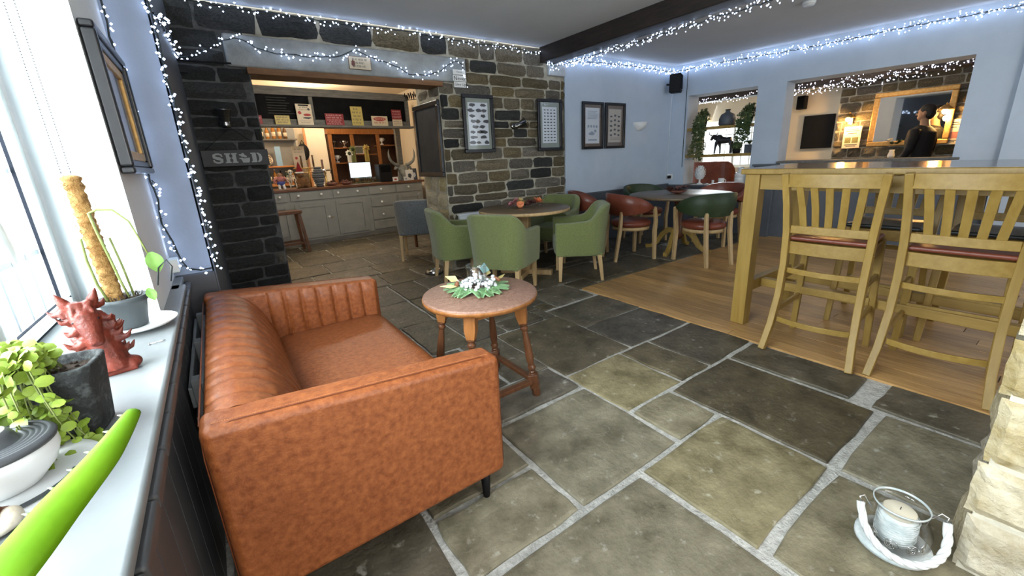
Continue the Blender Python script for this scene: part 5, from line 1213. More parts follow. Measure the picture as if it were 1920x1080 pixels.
MB().bx(0, .40, 0, .04, 0, 2.02).build('panel', M['cream'], dr_, bevel=.004); MB().bx(.24, .28, -.012, 0, 1.18, 1.42).build('finger_plate', M['dark_wood'], dr_, bevel=.003); MB().bx(.0, .0401, -.03, .06, 0, 2.03).build('frame', M['pine'], dr_)
sh = bt_('bottle_shelf', 'pine bottle shelves on the back wall of the bar', 'shelf', -.1, 1.62, 0)
for z in (1.30, 1.80): MB().bx(0, 1.1, 0, .22, z, z+.03).build('shelf', M['pine'] if z < 1.5 else M['grey_wood'], sh, bevel=.004)
MB().bx(0, 1.12, .22, .25, 0, 2.2).build('back_panel', M['counter'], sh); MB().bx(.0, 1.1, -.02, .22, .95, 1.0).build('shelf', M['pine'], sh)
def bottle(u, v, z, h, m, capm, lbl, grp):
    z += .001
    t = bt_('bottle', lbl, 'bottle', u, v, z, 0, grp)
    MB().lathe([(.030, 0), (.034, .006), (.034, h*.58), (.030, h*.66), (.013, h*.78), (.013, h*.96), (0, h*.96)], 12).build('body', m, t)
    MB().lathe([(.0345, h*.18), (.0345, h*.46)], 12).build('label', M['paper'], t); MB().lathe([(.015, h*.9), (.015, h), (0, h)], 10).build('cap', capm, t)
R = random.Random(6)
ORD = ('first', 'second', 'third', 'fourth', 'fifth', 'sixth', 'seventh', 'eighth', 'ninth')
for z, n, lb, g in ((1.83, 8, '%s bottle, %s from the left on the grey upper shelf', 'bottles on the upper bar shelf'), (1.0, 9, '%s bottle, %s from the left on the low pine shelf', 'bottles on the lower bar shelf')):
    for k in range(n):
      bm2 = R.choice(('bottle', 'bottle2', 'bottle3')); bottle(-.0+.09+k*.105+R.uniform(-.01, .01), 1.72, z, R.uniform(.22, .30), M[bm2], R.choice((M['brass'], M['black'], M['white_matt'])), lb % ({'bottle': 'brown', 'bottle2': 'green', 'bottle3': 'amber'}[bm2], ORD[k]), g)
# beer pumps gantry
ga = bt_('beer_gantry', 'brass rail gantry with beer pump handles on the bar', 'beer pump', .60, .42, CT)
for z in (.25, .32): MB().tube([(-.05, 0, z), (.42, 0, z)], .010, 8).build('rail', M['brass'], ga)
for u in (0, .19, .38): MB().tube([(u, 0, 0), (u, 0, .33)], .014, 8).build('pillar', M['brass'], ga)
for u in (.09, .28): MB().lathe([(.012, .33), (.018, .40), (.012, .50), (.018, .53), (0, .54)], 10, Matrix.Translation((u, -.02, 0))).build('pump_handle', M['bottle'], ga)
# things on the counter, left to right
def bbox(name, label, cat, u, v, w, d, h, m, rz=0, extra=None, z=CT):
    t = bt_(name, label, cat, u, v, z, rz); MB().bx(-w/2, w/2, -d/2, d/2, 0, h).build('body', m, t, bevel=.004)
    if extra: extra(t)
    return t
dl_ = bt_('toy_figure', 'toy figure in red shirt and blue shorts on the bar', 'toy', .27, .20, CT)
b = MB(); b.sph((0, 0, .23), (.035, .03, .035)); b.build('head', M['skin'], dl_); b = MB(); b.sph((0, 0, .16), (.065, .045, .055)); 
for s_ in (-1, 1): b.tube([(s_*.05, 0, .19), (s_*.10, -.01, .14), (s_*.09, -.05, .10)], [.024, .02, .016], 8)
b.build('shirt', M['pale_red'], dl_); b = MB(); b.sph((0, 0, .10), (.065, .045, .045)); b.build('shorts', M['blue'], dl_); b = MB()
for s_ in (-1, 1): b.tube([(s_*.03, -.01, .08), (s_*.035, -.02, .02), (s_*.04, -.06, .012)], [.022, .018, .02], 8)
b.build('legs', M['white_matt'], dl_)
sk = bt_('skeleton_figure', 'small white skeleton figure sitting on the bar beside the plush bear', 'toy', .42, .15, CT)
b = MB(); b.sph((0, -.01, .265), (.038, .04, .042)); b.sph((0, -.03, .235), (.022, .02, .018)); b.build('skull', M['bone'], sk)
b = MB()
for s_ in (-1, 1): b.sph((s_*.014, -.047, .268), .009, 8, 6)
b.build('eye_sockets', M['black'], sk)
b = MB(); b.tube([(0, 0, .23), (0, .01, .15), (0, 0, .05)], .008, 6); b.tube([(-.05, 0, .215), (.05, 0, .215)], .006, 6); b.tube([(-.03, 0, .05), (.03, 0, .05)], .012, 6)
for k in range(4): z = .20-k*.022; b.tube([(.040*cos(a), .03*sin(a)-.005, z-.01*abs(sin(a))) for a in [2*pi*i/12 for i in range(12)]], .0045, 5, closed=True)
for s_ in (-1, 1): b.tube([(s_*.05, 0, .215), (s_*.07, -.02, .14), (s_*.04, -.06, .10)], .006, 6); b.tube([(s_*.03, 0, .05), (s_*.05, -.08, .09), (s_*.045, -.10, .01)], .007, 6)
b.build('bones', M['bone'], sk)
be_ = bt_('plush_bear', 'brown plush bear in a red santa hat sitting on the bar', 'toy', .58, .20, CT)
b = MB(); b.sph((0, 0, .09), (.085, .07, .10)); b.sph((0, -.01, .215), (.055, .052, .055)); b.sph((0, -.055, .20), (.026, .024, .022))
for s_ in (-1, 1): b.sph((s_*.045, 0, .255), (.018, .012, .018)); b.tube([(s_*.07, 0, .15), (s_*.10, -.03, .10), (s_*.07, -.07, .07)], [.030, .028, .026], 10); b.tube([(s_*.05, -.02, .03), (s_*.075, -.10, .03)], [.036, .034], 10); b.sph((s_*.08, -.11, .035), (.034, .022, .036))
b.build('body', M['fur'], be_, voxel=.008); b = MB(); b.sph((-.02, -.052, .23), .006, 8, 6); b.sph((.02, -.052, .23), .006, 8, 6); b.sph((0, -.08, .205), .009, 8, 6); b.build('eyes', M['black_gloss'], be_)
MB().lathe([(.058, .245), (.054, .27), (.035, .33), (.016, .40), (0, .43)], 16).build('hat', M['santa'], be_); MB().lathe([(.054, .238), (.066, .245), (.066, .262), (.054, .268)], 16).build('hat_band', M['white_matt'], be_)
zb = bt_('striped_ornament', 'grey striped rounded vase shaped ornament on the bar', 'ornament', .88, .22, CT)
for k in range(9):
    z0 = k*.037; r = .055+.040*sin(pi*(k+.5)/9)+(.012 if 3 < k < 7 else 0)
    MB().lathe([(r*.86, z0), (r, z0+.010), (r, z0+.028), (r*.86, z0+.037)], 18).build('band', M['grey_fab'] if k % 2 else M['slate_paint'], zb)
for u, lb in ((1.08, 'red brown potpourri heap on the bar'), (1.33, 'dark red wrapped gift bundle on the bar')):
    t = bt_('potpourri', lb, 'decoration', u, .20, CT)
    MB().lathe([(.05, 0), (.085, .02), (.10, .05), (.09, .052), (0, .03)], 16).build('bowl', M['dry'], t)
    b = MB(); R2 = random.Random(int(u*100))
    for k in range(26): b.leaf((R2.uniform(-.06, .06), R2.uniform(-.05, .05), R2.uniform(.03, .06)), (R2.uniform(-1, 1), R2.uniform(-1, 1), R2.uniform(.1, 1.2)), (0, 0, 1), .06, .035, .3)
    b.build('petals', M['dry'], t, kind='stuff')
tf = bt_('tap_font', 'brass swan necked beer font on the bar behind the striped ornament', 'beer pump', 1.05, .40, CT)
MB().lathe([(.04, 0), (.03, .02), (.018, .06), (.018, .26)], 14).build('column', M['brass'], tf); MB().tube([(-.10, 0, .27), (.12, 0, .27)], .02, 10).build('tee', M['steel'], tf)
for u in (-.08, .0, .08): MB().tube([(u, 0, .27), (u, -.05, .26), (u, -.06, .21)], .008, 8).build('spout', M['steel'], tf)
# glasses in rows
gl = bt_('tumbler', 'clear bar glass, first from the left in the front row before the till screen', 'glass', 1.49, .16, CT, 0, 'glasses lined up on the bar')
MB().lathe([(.036, 0), (.038, .01), (.030, .10), (.027, .104), (0, .1)], 12).build('body', M['tumbler'], gl)
for j in range(2):
    for k in range(6):
        if j or k: copy_tree(gl, br(1.49+k*.080, .16+j*.085, CT), label='clear bar glass, %s from the left in the %s row before the till screen' % (ORD[k], ('front', 'back')[j]))
wt = bt_('glass_tray', 'pale drip tray under the rows of glasses', 'tray', 1.69, .20, CT-.001); 
MB().bx(-.27, .27, -.10, .12, 0, .006).build('base', M['steel'], wt)
for k in gl.children: pass
ti = bt_('till_screen', 'bright blue white till screen on a black stand at the bar', 'screen', 1.70, .42, CT, radians(3))
MB().bx(-.215, .215, -.012, .012, .10, .385).build('bezel', M['black'], ti, bevel=.006); MB().bx(-.205, .205, -.0135, -.012, .11, .375).build('display', M['screen'], ti); MB().lathe([(.09, 0), (.085, .012), (.022, .02), (.02, .14)], 18, Matrix.Translation((0, .05, 0))).build('stand', M['black'], ti)
pn = bt_('till_printer', 'black till terminal standing between the screen and the bull head', 'till', 2.10, .28, CT)
MB().bx(-.13, .13, -.10, .12, 0, .33).build('body', M['black'], pn, bevel=.02); MB().bx(-.10, .10, -.104, -.10, .18, .30).build('keypad', M['chalk_black'], pn)
# bull head sculpture with wide horns
bu = bt_('bull_sculpture', 'grey bull head sculpture with wide upswept horns on the bar end', 'sculpture', 2.52, .30, CT, radians(-8))
b = MB(); b.sph((0, .02, .22), (.105, .08, .085)); b.tube([(0, 0, .24), (0, -.04, .16), (0, -.07, .08), (0, -.08, .05)], [.10, .082, .060, .055], 14); b.sph((0, -.085, .055), (.062, .04, .045)); b.tube([(0, .02, .2), (0, .06, .10), (0, .06, 0)], [.10, .10, .11], 14)
for s_ in (-1, 1): b.tube([(s_*.085, .02, .255), (s_*.145, .01, .245), (s_*.185, .0, .215)], [.022, .034, .008], 10); b.sph((s_*.075, -.045, .205), (.02, .018, .02))
b.build('head', M['bull'], bu, voxel=.009)
for s_ in (-1, 1): MB().tube([(s_*.07, .02, .29), (s_*.15, .01, .315), (s_*.22, -.005, .37), (s_*.255, -.01, .45), (s_*.26, -.01, .53), (s_*.245, -.01, .60)], [.034, .031, .027, .021, .014, .003], 12).build('horn', M['bull'], bu)
for s_ in (-1, 1): MB().sph((s_*.083, -.055, .205), .009, 8, 6).build('eye', M['black_gloss'], bu)
def card(label, u, v, w, h, m, ink, rz=0): 
    t = bt_('card', label, 'card', u, v, CT, rz, 'cards on the bar end'); o = MB().bx(-w/2, w/2, -.003, .003, 0, h).build('panel', m, t); patches(t, 'picture', ink, [(0, h*.42, w*.32, h*.26)], y=-.0035); t.rotation_euler = (-.12, 0, BZ+rz)
card('white photo card propped at the right end of the bar', 2.58, .16, .16, .20, M['paper_white'], M['ink']); card('small white price card in front of the bull head', 2.46, .10, .09, .075, M['paper_white'], M['ink_blue']); card('dark picture card at the very end of the bar', 2.70, .20, .13, .22, M['ink'], M['paper_blue'])
card('small white card beside the till printer', 2.25, .12, .11, .08, M['paper_white'], M['ink_red'])
mn = bt_('menu_board', 'tall cream menu with a red seal behind the beer pumps', 'menu', .72, .60, 1.28); MB().bx(-.10, .10, -.004, .004, 0, .36).build('board', M['sign_cream'], mn); patches(mn, 'seal', M['ink_red'], [(-.05, .16, .028, .028)], y=-.0045); scribble(mn, .12, .03, .31, M['ink'], -.0041, 5); scribble(mn, .14, .018, .26, M['ink'], -.0041, 6)
MB().bx(-.012, .012, -.0, .012, -.34, 0).build('stand', M['brass'], mn)
bc2 = bt_('blue_card', 'pale blue upright card by the wicker ball', 'card', .62, 1.66, 1.33); MB().bx(-.05, .05, -.01, .01, 0, .36).build('panel', M['sky_blue'], bc2)
wb = bt_('wicker_ball', 'round woven twig ball on the pine shelf behind the bar', 'decoration', .40, 1.66, 1.44)
b = MB(); R2 = random.Random(1)
for k in range(14):
    q = Vector((R2.uniform(-1, 1), R2.uniform(-1, 1), R2.uniform(-1, 1))).normalized(); x = q.orthogonal().normalized(); y_ = q.cross(x); b.tube([x*(.105*cos(a))+y_*(.105*sin(a)) for a in [2*pi*i/20 for i in range(20)]], .009, 5, closed=True)
b.build('twigs', M['paper'], wb, kind='stuff')
hg = bt_('black_bag', 'black bag hanging on the pine door frame', 'bag', 1.03, 1.45, 1.45); b = MB(); b.sph((0, 0, .12), (.11, .06, .16)); b.build('body', M['black'], hg); MB().tube([(-.05, 0, .24), (0, 0, .34), (.05, 0, .24)], .008, 6).build('strap', M['black'], hg)
# rosettes and trophies in the cabinet
def rosette(label, u, z, c1, c2):
    t = bt_('rosette', label, 'rosette', u, 1.42, z, 0, 'show rosettes on the back bar'); b = MB()
    n = 16; vs = [(0, -.012, 0)]+[((.085 if i % 2 else .062)*cos(2*pi*i/n), -.006*(i % 2), (.085 if i % 2 else .062)*sin(2*pi*i/n)) for i in range(n)]; b.add(vs, [(0, 1+(i+1) % n, 1+i) for i in range(n)])
    b.build('ruffle', c1, t); MB().lathe([(.036, 0), (.034, .006), (0, .008)], 18, Matrix.Translation((0, -.012, 0)) @ Matrix.Rotation(pi/2, 4, 'X')).build('centre', c2, t)
    for s_ in (-1, 1): MB().prism([(-.028, 0), (.028, 0), (.034, -.30), (0, -.27), (-.034, -.30)], -.003, .001, Matrix.Translation((s_*.018, 0, -.03)) @ Matrix.Rotation(pi/2, 4, 'X')).build('ribbon', c1, t)
rosette('yellow show rosette with long ribbons', 2.27, 1.62, M['sign_yellow'], M['brass']); rosette('dark green rosette with yellow and green ribbons', 1.98, 1.60, M['green'], M['green_dark']); rosette('white rosette half hidden by the cabinet stile', 1.90, 1.52, M['paper_white'], M['green_dark'])
def trophy(label, u, z, m):
    t = bt_('trophy', label, 'trophy', u, 1.60, z, 0, 'trophies in the back bar cabinet'); MB().lathe([(.04, 0), (.04, .02), (.012, .035), (.012, .06), (.05, .10), (.055, .15), (.05, .15), (0, .09)], 14).build('cup', m, t)
    for s_ in (-1, 1): MB().tube([(s_*.048, 0, .14), (s_*.085, 0, .12), (s_*.04, 0, .085)], .005, 6).build('handle', m, t)
trophy('small dark trophy on the top cabinet shelf', 1.68, 1.643, M['chrome_dark']); trophy('silver lidded trophy on the top cabinet shelf', 1.89, 1.643, M['steel']); trophy('small pale cup on the middle cabinet shelf', 1.70, 1.343, M['white']); trophy('white cup on the right cabinet shelf', 2.72, 1.684, M['white'])
pf2 = bt_('photo_frame', 'framed photograph standing on the middle cabinet shelf', 'picture', 2.17, 1.58, 1.503); MB().bx(-.11, .11, -.01, .01, 0, .17).build('frame', M['paper_white'], pf2); MB().bx(-.09, .09, -.012, -.01, .02, .15).build('photo', M['mount_green'], pf2)
# keys, hooks and yellow notice on the cream wall; stool and post
ws = thing('wall_script', 'black wrought script hanging on the cream wall by the menu boards', 'sign', (3.28, 7.3, 2.42), radians(-70)); b = MB()
R2 = random.Random(12); b.tube([(-.36+.015*k, -.012, .05*sin(k*1.9)+R2.uniform(-.03, .03)) for k in range(48)], .008, 5); b.tube([(-.36, -.012, -.06), (0, -.012, -.075), (.36, -.012, -.05)], .006, 5); b.build('script', M['black'], ws)
hk = thing('utensil_rack', 'white utensils hanging on hooks on the cream wall', 'rack', (3.54, 7.25, 1.62), radians(-68)); MB().bx(-.22, .22, -.012, 0, 0, .025).build('rail', M['black'], hk)
for x in (-.12, -.02, .09): MB().tube([(x, -.02, .01), (x, -.022, -.30)], .010, 6).build('handle', M['white_matt'], hk); MB().sph((x, -.022, -.33), (.03, .008, .045), 10, 8).build('spoon', M['white'], hk)
yn = thing('yellow_notice', 'small yellow and black notice on the white panel by the doorway', 'sign', (2.62, 5.55, .83), radians(-20)); MB().bx(-.05, .05, -.004, 0, 0, .15).build('panel', M['sign_yellow'], yn); patches(yn, 'mark', M['black'], [(0, .08, .022, .026)], y=-.0045)
MB().bx(-.055, .055, 0, .02, -.83, .30).build('post', M['white_matt'], yn)
bs = bt_('bar_stool', 'dark brown backless wooden bar stool in front of the counter', 'stool', .12, -.48, 0); MB().bx(-.17, .19, -.15, .15, .60, .645).build('seat', M['dark_wood'], bs, bevel=.006)
for sx in (-1, 1):
    for sy in (-1, 1): MB().bar([(sx*.20, sy*.16, 0), (sx*.15, sy*.11, .60)], .042, .042, (0, 1, 0)).build('leg', M['dark_wood'], bs, bevel=.004)
    MB().bar([(sx*.185, -.145, .15), (sx*.185, .145, .15)], .03, .045, (0, 0, 1)).build('stretcher', M['dark_wood'], bs); MB().bar([(-.185, sx*.145, .15), (.185, sx*.145, .15)], .03, .045, (0, 0, 1)).build('stretcher', M['dark_wood'], bs)
rd = thing('radiator', 'white panel radiator on the stone wall behind the green armchairs', 'radiator', (2.62, 4.262, .18), 0); MB().bx(-.38, .38, -.07, -.02, 0, .48).build('panel', M['paper_blue'], rd, bevel=.008)
b = MB()
for k in range(18): b.bx(-.36+k*.04, -.34+k*.04, -.078, -.07, .03, .42)
b.build('fins', M['paper_blue'], rd, kind='stuff'); MB().bx(-.385, .385, -.075, -.015, .48, .50).build('top_grille', M['paper_blue'], rd)
# ================================================================== alcove shelves and ornaments in the right wall
def al_(name, label, cat, s_, t_, z, grp=None, rz=0): return thing(name, label, cat, rw(s_, t_, z), RZ+rz, grp)
for z, lb in ((1.145, 'lower pale wooden shelf across the alcove opening'), (1.555, 'upper pale wooden shelf across the alcove opening')):
    o = MB().bx(.501, 1.489, .02, .27, z, z+.042).build('alcove_shelf', M['oak_h'], None, bevel=.003); o.matrix_world = RM; tag(o, lb, 'shelf')
Z2, Z3 = 1.188, 1.598
def trailer(label, s_, z, n, L_, m1, seed, potm, h=.12):
    t = al_('trailing_plant', label, 'potted plant', s_, .14, z); R2 = random.Random(seed)
    MB().lathe([(.045, 0), (.06, .09), (.066, .10), (.058, .10), (0, .085)], 16).build('pot', potm, t); b = MB(); c_ = MB()
    for k in range(n):
        a = R2.uniform(0, 6.28); r = R2.uniform(.05, .10); up = R2.uniform(.06, .17)
        pts = [Vector((.02*cos(a), .02*sin(a), .10)), Vector((r*.6*cos(a), r*.6*sin(a), .10+up)), Vector((r*cos(a), -.06+r*.7*sin(a)-.05, .08+up*.5))]
        ln = R2.uniform(.1, L_); 
        for i in range(1, 7): pts.append(Vector((r*cos(a)+R2.uniform(-.012, .012), -.145-R2.uniform(0, .03), .05+up*.4-ln*i/6)))
        c_.tube(pts, .0018, 4)
        for p in pts[1:]:
            for q in range(3): b.leaf(p, (R2.uniform(-1, 1), R2.uniform(-1, .2), R2.uniform(-1, .4)), (R2.uniform(-.5, .5), -1, .5), R2.uniform(.025, .045), .022, .2)
    c_.build('stems', M['stem'], t, kind='stuff'); 
    for k in range(170):
        d = Vector((R2.uniform(-1, 1), R2.uniform(-1, 1), R2.uniform(-.2, 1))).normalized(); b.leaf(Vector((0, -.02, .13))+Vector((d.x*.085, d.y*.085, d.z*.10)), d+Vector((0, 0, R2.uniform(-1, .3))), d, .045, .026, .3)
    b.build('foliage', m1, t, kind='stuff')
trailer('dark trailing plant at the left end of the upper alcove shelf', .70, Z3, 34, .62, M['dark_leaf'], 3, M['black'])
trailer('bushy dark trailing plant at the right end of the upper alcove shelf', 1.36, Z3, 40, .40, M['dark_leaf'], 4, M['black'])
trailer('olive trailing plant in a pale pot on the lower alcove shelf', .66, Z2, 12, .10, M['olive_leaf'], 5, M['white'])
b = al_('blue_vessel', 'dark blue bell shaped vessel on the upper alcove shelf', 'vase', 1.06, .14, Z3)
MB().lathe([(.10, 0), (.115, .02), (.115, .10), (.09, .16), (.035, .19), (.030, .215), (.036, .225), (0, .225)], 24).build('body', M['slate_paint'], b); MB().lathe([(.034, .215), (.040, .222), (.034, .23)], 16).build('rim', M['black'], b)
bl = al_('bull_statue', 'black standing bull statue on the lower alcove shelf', 'figurine', 1.05, .13, Z2)
b = MB(); b.tube([(-.105, 0, .215), (-.05, 0, .20), (.03, 0, .195), (.10, 0, .205)], [.052, .055, .046, .04], 14); b.sph((-.08, 0, .23), (.06, .045, .055)); b.tube([(-.12, 0, .235), (-.165, 0, .26), (-.19, 0, .235)], [.040, .034, .024], 12); b.sph((-.195, 0, .222), (.022, .02, .02))
for x, y_, k in ((-.10, -.025, -.02), (-.085, .025, .02), (.09, -.025, .03), (.10, .025, -.01)): b.tube([(x, y_, .18), (x+k, y_, .09), (x+k*1.2, y_, .01), (x+k*1.2-.012, y_, .008)], [.030, .015, .012, .012], 8)
b.tube([(.13, 0, .22), (.165, 0, .24), (.172, 0, .19), (.168, 0, .13)], [.010, .007, .006, .010], 6)
b.build('body', M['bronze'], bl, voxel=.005)
for s_ in (-1, 1): MB().tube([(-.165+s_*.02, -.01, .275), (-.165+s_*.06, -.012, .292), (-.165+s_*.066, -.012, .36)], [.008, .007, .0015], 8).build('horn', M['bronze'], bl); MB().leaf((-.15, s_*.03, .275), (.2, s_, .1), (0, 0, 1), .045, .02).build('ear', M['bronze'], bl)
cc = al_('cactus', 'round green cactus in a dark pot on the lower alcove shelf', 'potted plant', 1.24, .13, Z2); MB().lathe([(.05, 0), (.06, .06), (.056, .06), (0, .055)], 16).build('pot', M['black'], cc)
b = MB(); b.surf(lambda u, v: ((.068+.006*cos(u*6.28*9))*cos(u*6.28)*sin(pi*(.08+.9*v)), (.068+.006*cos(u*6.28*9))*sin(u*6.28)*sin(pi*(.08+.9*v)), .105-.062*cos(pi*(.08+.9*v))), 54, 12, closed_u=True); b.build('cactus_body', M['dark_leaf'], cc)
sp_ = al_('succulent', 'small spiky succulent in a slate blue pot on the lower alcove shelf', 'potted plant', 1.41, .13, Z2); MB().bx(-.05, .05, -.05, .05, 0, .12).build('pot', M['slate_paint'], sp_, bevel=.006)
b = MB()
for k in range(12): a = k*.55; b.leaf((0, 0, .115), (cos(a), sin(a), 1.1), (0, 0, 1), .10, .022, -.05)
b.build('leaves', M['dark_leaf'], sp_)
ZL = .722
ar = al_('artichoke_ornament', 'white artichoke shaped ornament on a stem on the alcove ledge', 'ornament', .73, .10, ZL)
MB().lathe([(.05, 0), (.045, .012), (.014, .03), (.014, .075), (.04, .09)], 18).build('stem_foot', M['white'], ar); b = MB(); b.sph((0, 0, .175), (.070, .070, .098), 14, 10)
for j in range(7):
    for k in range(9):
        a = k*.698+j*.35; e = -1.0+j*.36; r = .073*cos(e); z = .172+.098*sin(e)
        b.leaf((r*cos(a), r*sin(a), z-.012), (cos(a)*.35*(1-j*.12), sin(a)*.35*(1-j*.12), 1), (cos(a), sin(a), .2), .05, .045, -.12)
b.build('scales', M['white'], ar)
mg = al_('mug', 'small white mug on the alcove ledge', 'mug', 1.07, .10, ZL); MB().lathe([(.036, 0), (.044, .01), (.044, .095), (.040, .095), (.038, .015), (0, .012)], 20).build('body', M['white'], mg); MB().tube([(.042, 0, .08), (.066, 0, .07), (.066, 0, .035), (.042, 0, .025)], .006, 8).build('handle', M['white'], mg)
jg = al_('ridged_jar', 'white stepped ceramic jar on the alcove ledge beside the tall table', 'jar', 1.35, .08, ZL)
MB().lathe([(.07, 0), (.078, .01), (.078, .05), (.074, .055), (.078, .06), (.078, .11), (.074, .115), (.078, .12), (.078, .17), (.06, .185), (.042, .19), (.042, .245), (.036, .25), (0, .25)], 26).build('body', M['white'], jg); MB().lathe([(.043, .235), (.046, .245), (.040, .262), (0, .264)], 20).build('lid', M['white'], jg)
for s_, h in ((.86, .02), (.95, .07)):
    t = al_('candle', 'small white candle on the alcove ledge, %s' % ('the flat one' if h < .05 else 'the taller one'), 'candle', s_, .08, ZL); MB().lathe([(.018, 0), (.018, h), (0, h)], 14).build('wax', M['white_matt'], t); MB().tube([(0, 0, h), (0, 0, h+.008)], .001, 4).build('wick', M['black'], t)
# ================================================================== lounge beyond the openings
def armchair(label, x, y, rz):
    t = thing('leather_armchair', label, 'chair', (x, y, 0), rz)
    shell(MB(), .72, .74, .66, 1.05, .22, .10).build('upholstered_shell', M['red_leather'], t, bevel=.01, ang=50, norm=True); MB().bx(-.26, .26, -.27, .36, .22, .46).build('seat', M['red_leather'], t, bevel=.03)
    for sx in (-1, 1):
        for sy in (-1, 1): taper_leg(sx*.29, sy*.28, .23, .03, .045).build('leg', M['dark_wood'], t)
armchair('high backed red leather armchair beyond the alcove ledge', 7.70, 4.22, radians(-80))
tv = thing('wall_screen', 'large black wall screen in the lounge, left of the fireplace', 'screen', (9.60, 3.34, 1.19), radians(-90)); MB().bx(-.26, .24, -.05, 0, 0, .60).build('panel', M['black'], tv, bevel=.006); MB().bx(-.24, .22, -.053, -.05, .02, .58).build('glass', M['black'], tv)
ls = thing('loudspeaker', 'black loudspeaker on the lounge wall above the wall screen', 'speaker', (9.52, 3.66, 1.92), radians(-90)); MB().bx(-.07, .07, -.07, .08, 0, .24).build('cabinet', M['black'], ls, bevel=.012); MB().bx(-.055, .055, -.075, -.07, .02, .22).build('grille', M['chalk_black'], ls)
mr = thing('gilt_mirror', 'large gilt framed mirror over the lounge fireplace', 'mirror', (9.225, 1.98, 1.18), radians(-90))
f = MB(); w, h = .98, .84
f.bx(-w/2, w/2, -.04, 0, 0, .075); f.bx(-w/2, w/2, -.04, 0, h-.075, h); f.bx(-w/2, -w/2+.075, -.04, 0, .075, h-.075); f.bx(w/2-.075, w/2, -.04, 0, .075, h-.075); f.build('frame', M['gold'], mr, bevel=.015, seg=3); MB().bx(-w/2+.07, w/2-.07, -.015, -.005, .07, h-.07).build('glass', M['mirror'], mr)
def wlamp(label, y):
    t = thing('wall_lantern', label, 'lamp', (9.235, y, 1.62), radians(-90), 'lit wall lanterns by the fireplace'); MB().bx(-.035, .035, -.02, 0, -.05, .12).build('back_plate', M['brass'], t)
    MB().tube([(0, -.02, .10), (0, -.09, .15), (0, -.13, .12)], .008, 6).build('arm', M['brass'], t); MB().lathe([(.02, .12), (.10, .055), (.098, .05), (.018, .112)], 18, Matrix.Translation((0, -.13, 0))).build('shade', M['brass'], t); MB().sph((0, -.13, .03), (.035, .035, .042), 12, 8).build('bulb', M['lamp'], t)
    point('lantern light', (9.09, y, 1.56), 11, (1, .56, .18), .05)
wlamp('lit brass wall lantern left of the gilt mirror', 2.76); wlamp('lit brass wall lantern right of the gilt mirror, by the person', 1.58)
def poster(label, y, z, w_, h_, inks): 
    t = thing('poster', label, 'poster', (9.232, y, z), radians(-90)); MB().bx(-w_/2, w_/2, -.008, 0, 0, h_).build('sheet', M['paper'], t)
    [MB().bx(w_*x0, w_*x1, -.009, -.008, h_*.24, h_*.50).build('picture', M[inks[0]], t) for x0, x1 in ((-.38, -.03), (.03, .38))]; [MB().bx(-w_*e, w_*e, -.009, -.008, h_*z_, h_*(z_+.035)).build('print_line', M[inks[1]], t) for z_, e in ((.85, .3), (.77, .38), (.66, .25), (.14, .36), (.08, .28))]
poster('cream poster with two pictures under the left wall lantern', 2.70, 1.17, .25, .36, ('olive_leaf', 'ink')); poster('cream poster with a red picture under the right wall lantern', 1.50, 1.17, .27, .36, ('pale_red', 'ink'))
vf = thing('flower_vase', 'white and green flowers in a vase on the lounge mantel', 'flowers', (9.2, 2.12, .98), 0); MB().lathe([(.04, 0), (.05, .05), (.03, .12), (.04, .14)], 14).build('vase', M['white'], vf); R = random.Random(3)
for k in range(9): blossom(vf, (R.uniform(-.09, .09), R.uniform(-.1, .1), R.uniform(.18, .30)), .06, M['white_matt'] if k % 2 else M['dark_leaf'], 10)
wp = thing('white_card', 'small white card standing on the dark mantel', 'card', (9.17, 1.88, .98), radians(-90)); MB().bx(-.07, .07, -.003, .003, 0, .10).build('panel', M['paper_white'], wp); MB().bx(-.03, .03, 0, .03, 0, .01).build('foot', M['paper_white'], wp)
lc = thing('lounge_chair', 'orange brown wooden chair back below the wall screen', 'chair', (8.6, 3.30, 0), radians(100))
for sx in (-1, 1): MB().bar([(sx*.2, -.2, 0), (sx*.2, -.19, .46), (sx*.19, -.26, .96)], .04, .035).build('leg', M['pine'], lc); taper_leg(sx*.19, .19, .44, .03, .04).build('leg', M['pine'], lc)
MB().bx(-.22, .22, -.21, .22, .44, .48).build('seat', M['pine'], lc, bevel=.01)
for z in (.66, .80, .93): MB().bar([(-.19, -.22-.1*(z-.5), z), (0, -.25-.1*(z-.5), z), (.19, -.22-.1*(z-.5), z)], .06, .018, (0, 0, 1)).build('slat', M['pine'], lc, bevel=.004)
# the person in the lounge
pe_ = thing('person', 'person in a black jacket with short black hair standing by the mirror', 'person', (8.9, 1.74, 0), radians(-18))   # +y is where the chest faces
b = MB()
b.tube([(0, -.01, .92), (0, 0, 1.08), (0, .01, 1.24), (0, .0, 1.38), (0, -.02, 1.46)], [.150, .155, .175, .165, .075], 20)
b.sph((0, 0, 1.35), (.205, .11, .11)); b.sph((0, -.01, .98), (.165, .12, .14))
for s_ in (-1, 1):
    b.tube([(s_*.17, 0, 1.40), (s_*.225, -.02, 1.26), (s_*.245, -.01, 1.12), (s_*.235, .06, .98), (s_*.215, .12, .88)], [.068, .062, .052, .046, .040], 14)
    b.tube([(s_*.085, 0, .92), (s_*.10, .01, .70), (s_*.10, .02, .50), (s_*.10, -.01, .28), (s_*.10, -.01, .09)], [.095, .085, .062, .058, .048], 14); b.tube([(s_*.10, -.05, .045), (s_*.105, .08, .045), (s_*.11, .17, .03)], [.048, .045, .030], 10)
b.build('body', M['jacket'], pe_, voxel=.012)
hd = bpy.data.objects.new('head', MB().mesh('head', M['skin'])); b = MB()
b.tube([(0, -.02, 1.42), (0, -.005, 1.50), (0, .0, 1.56)], [.062, .055, .055], 14); b.sph((0, .0, 1.64), (.076, .096, .115), 18, 12); b.sph((0, .045, 1.585), (.052, .05, .055), 12, 8)
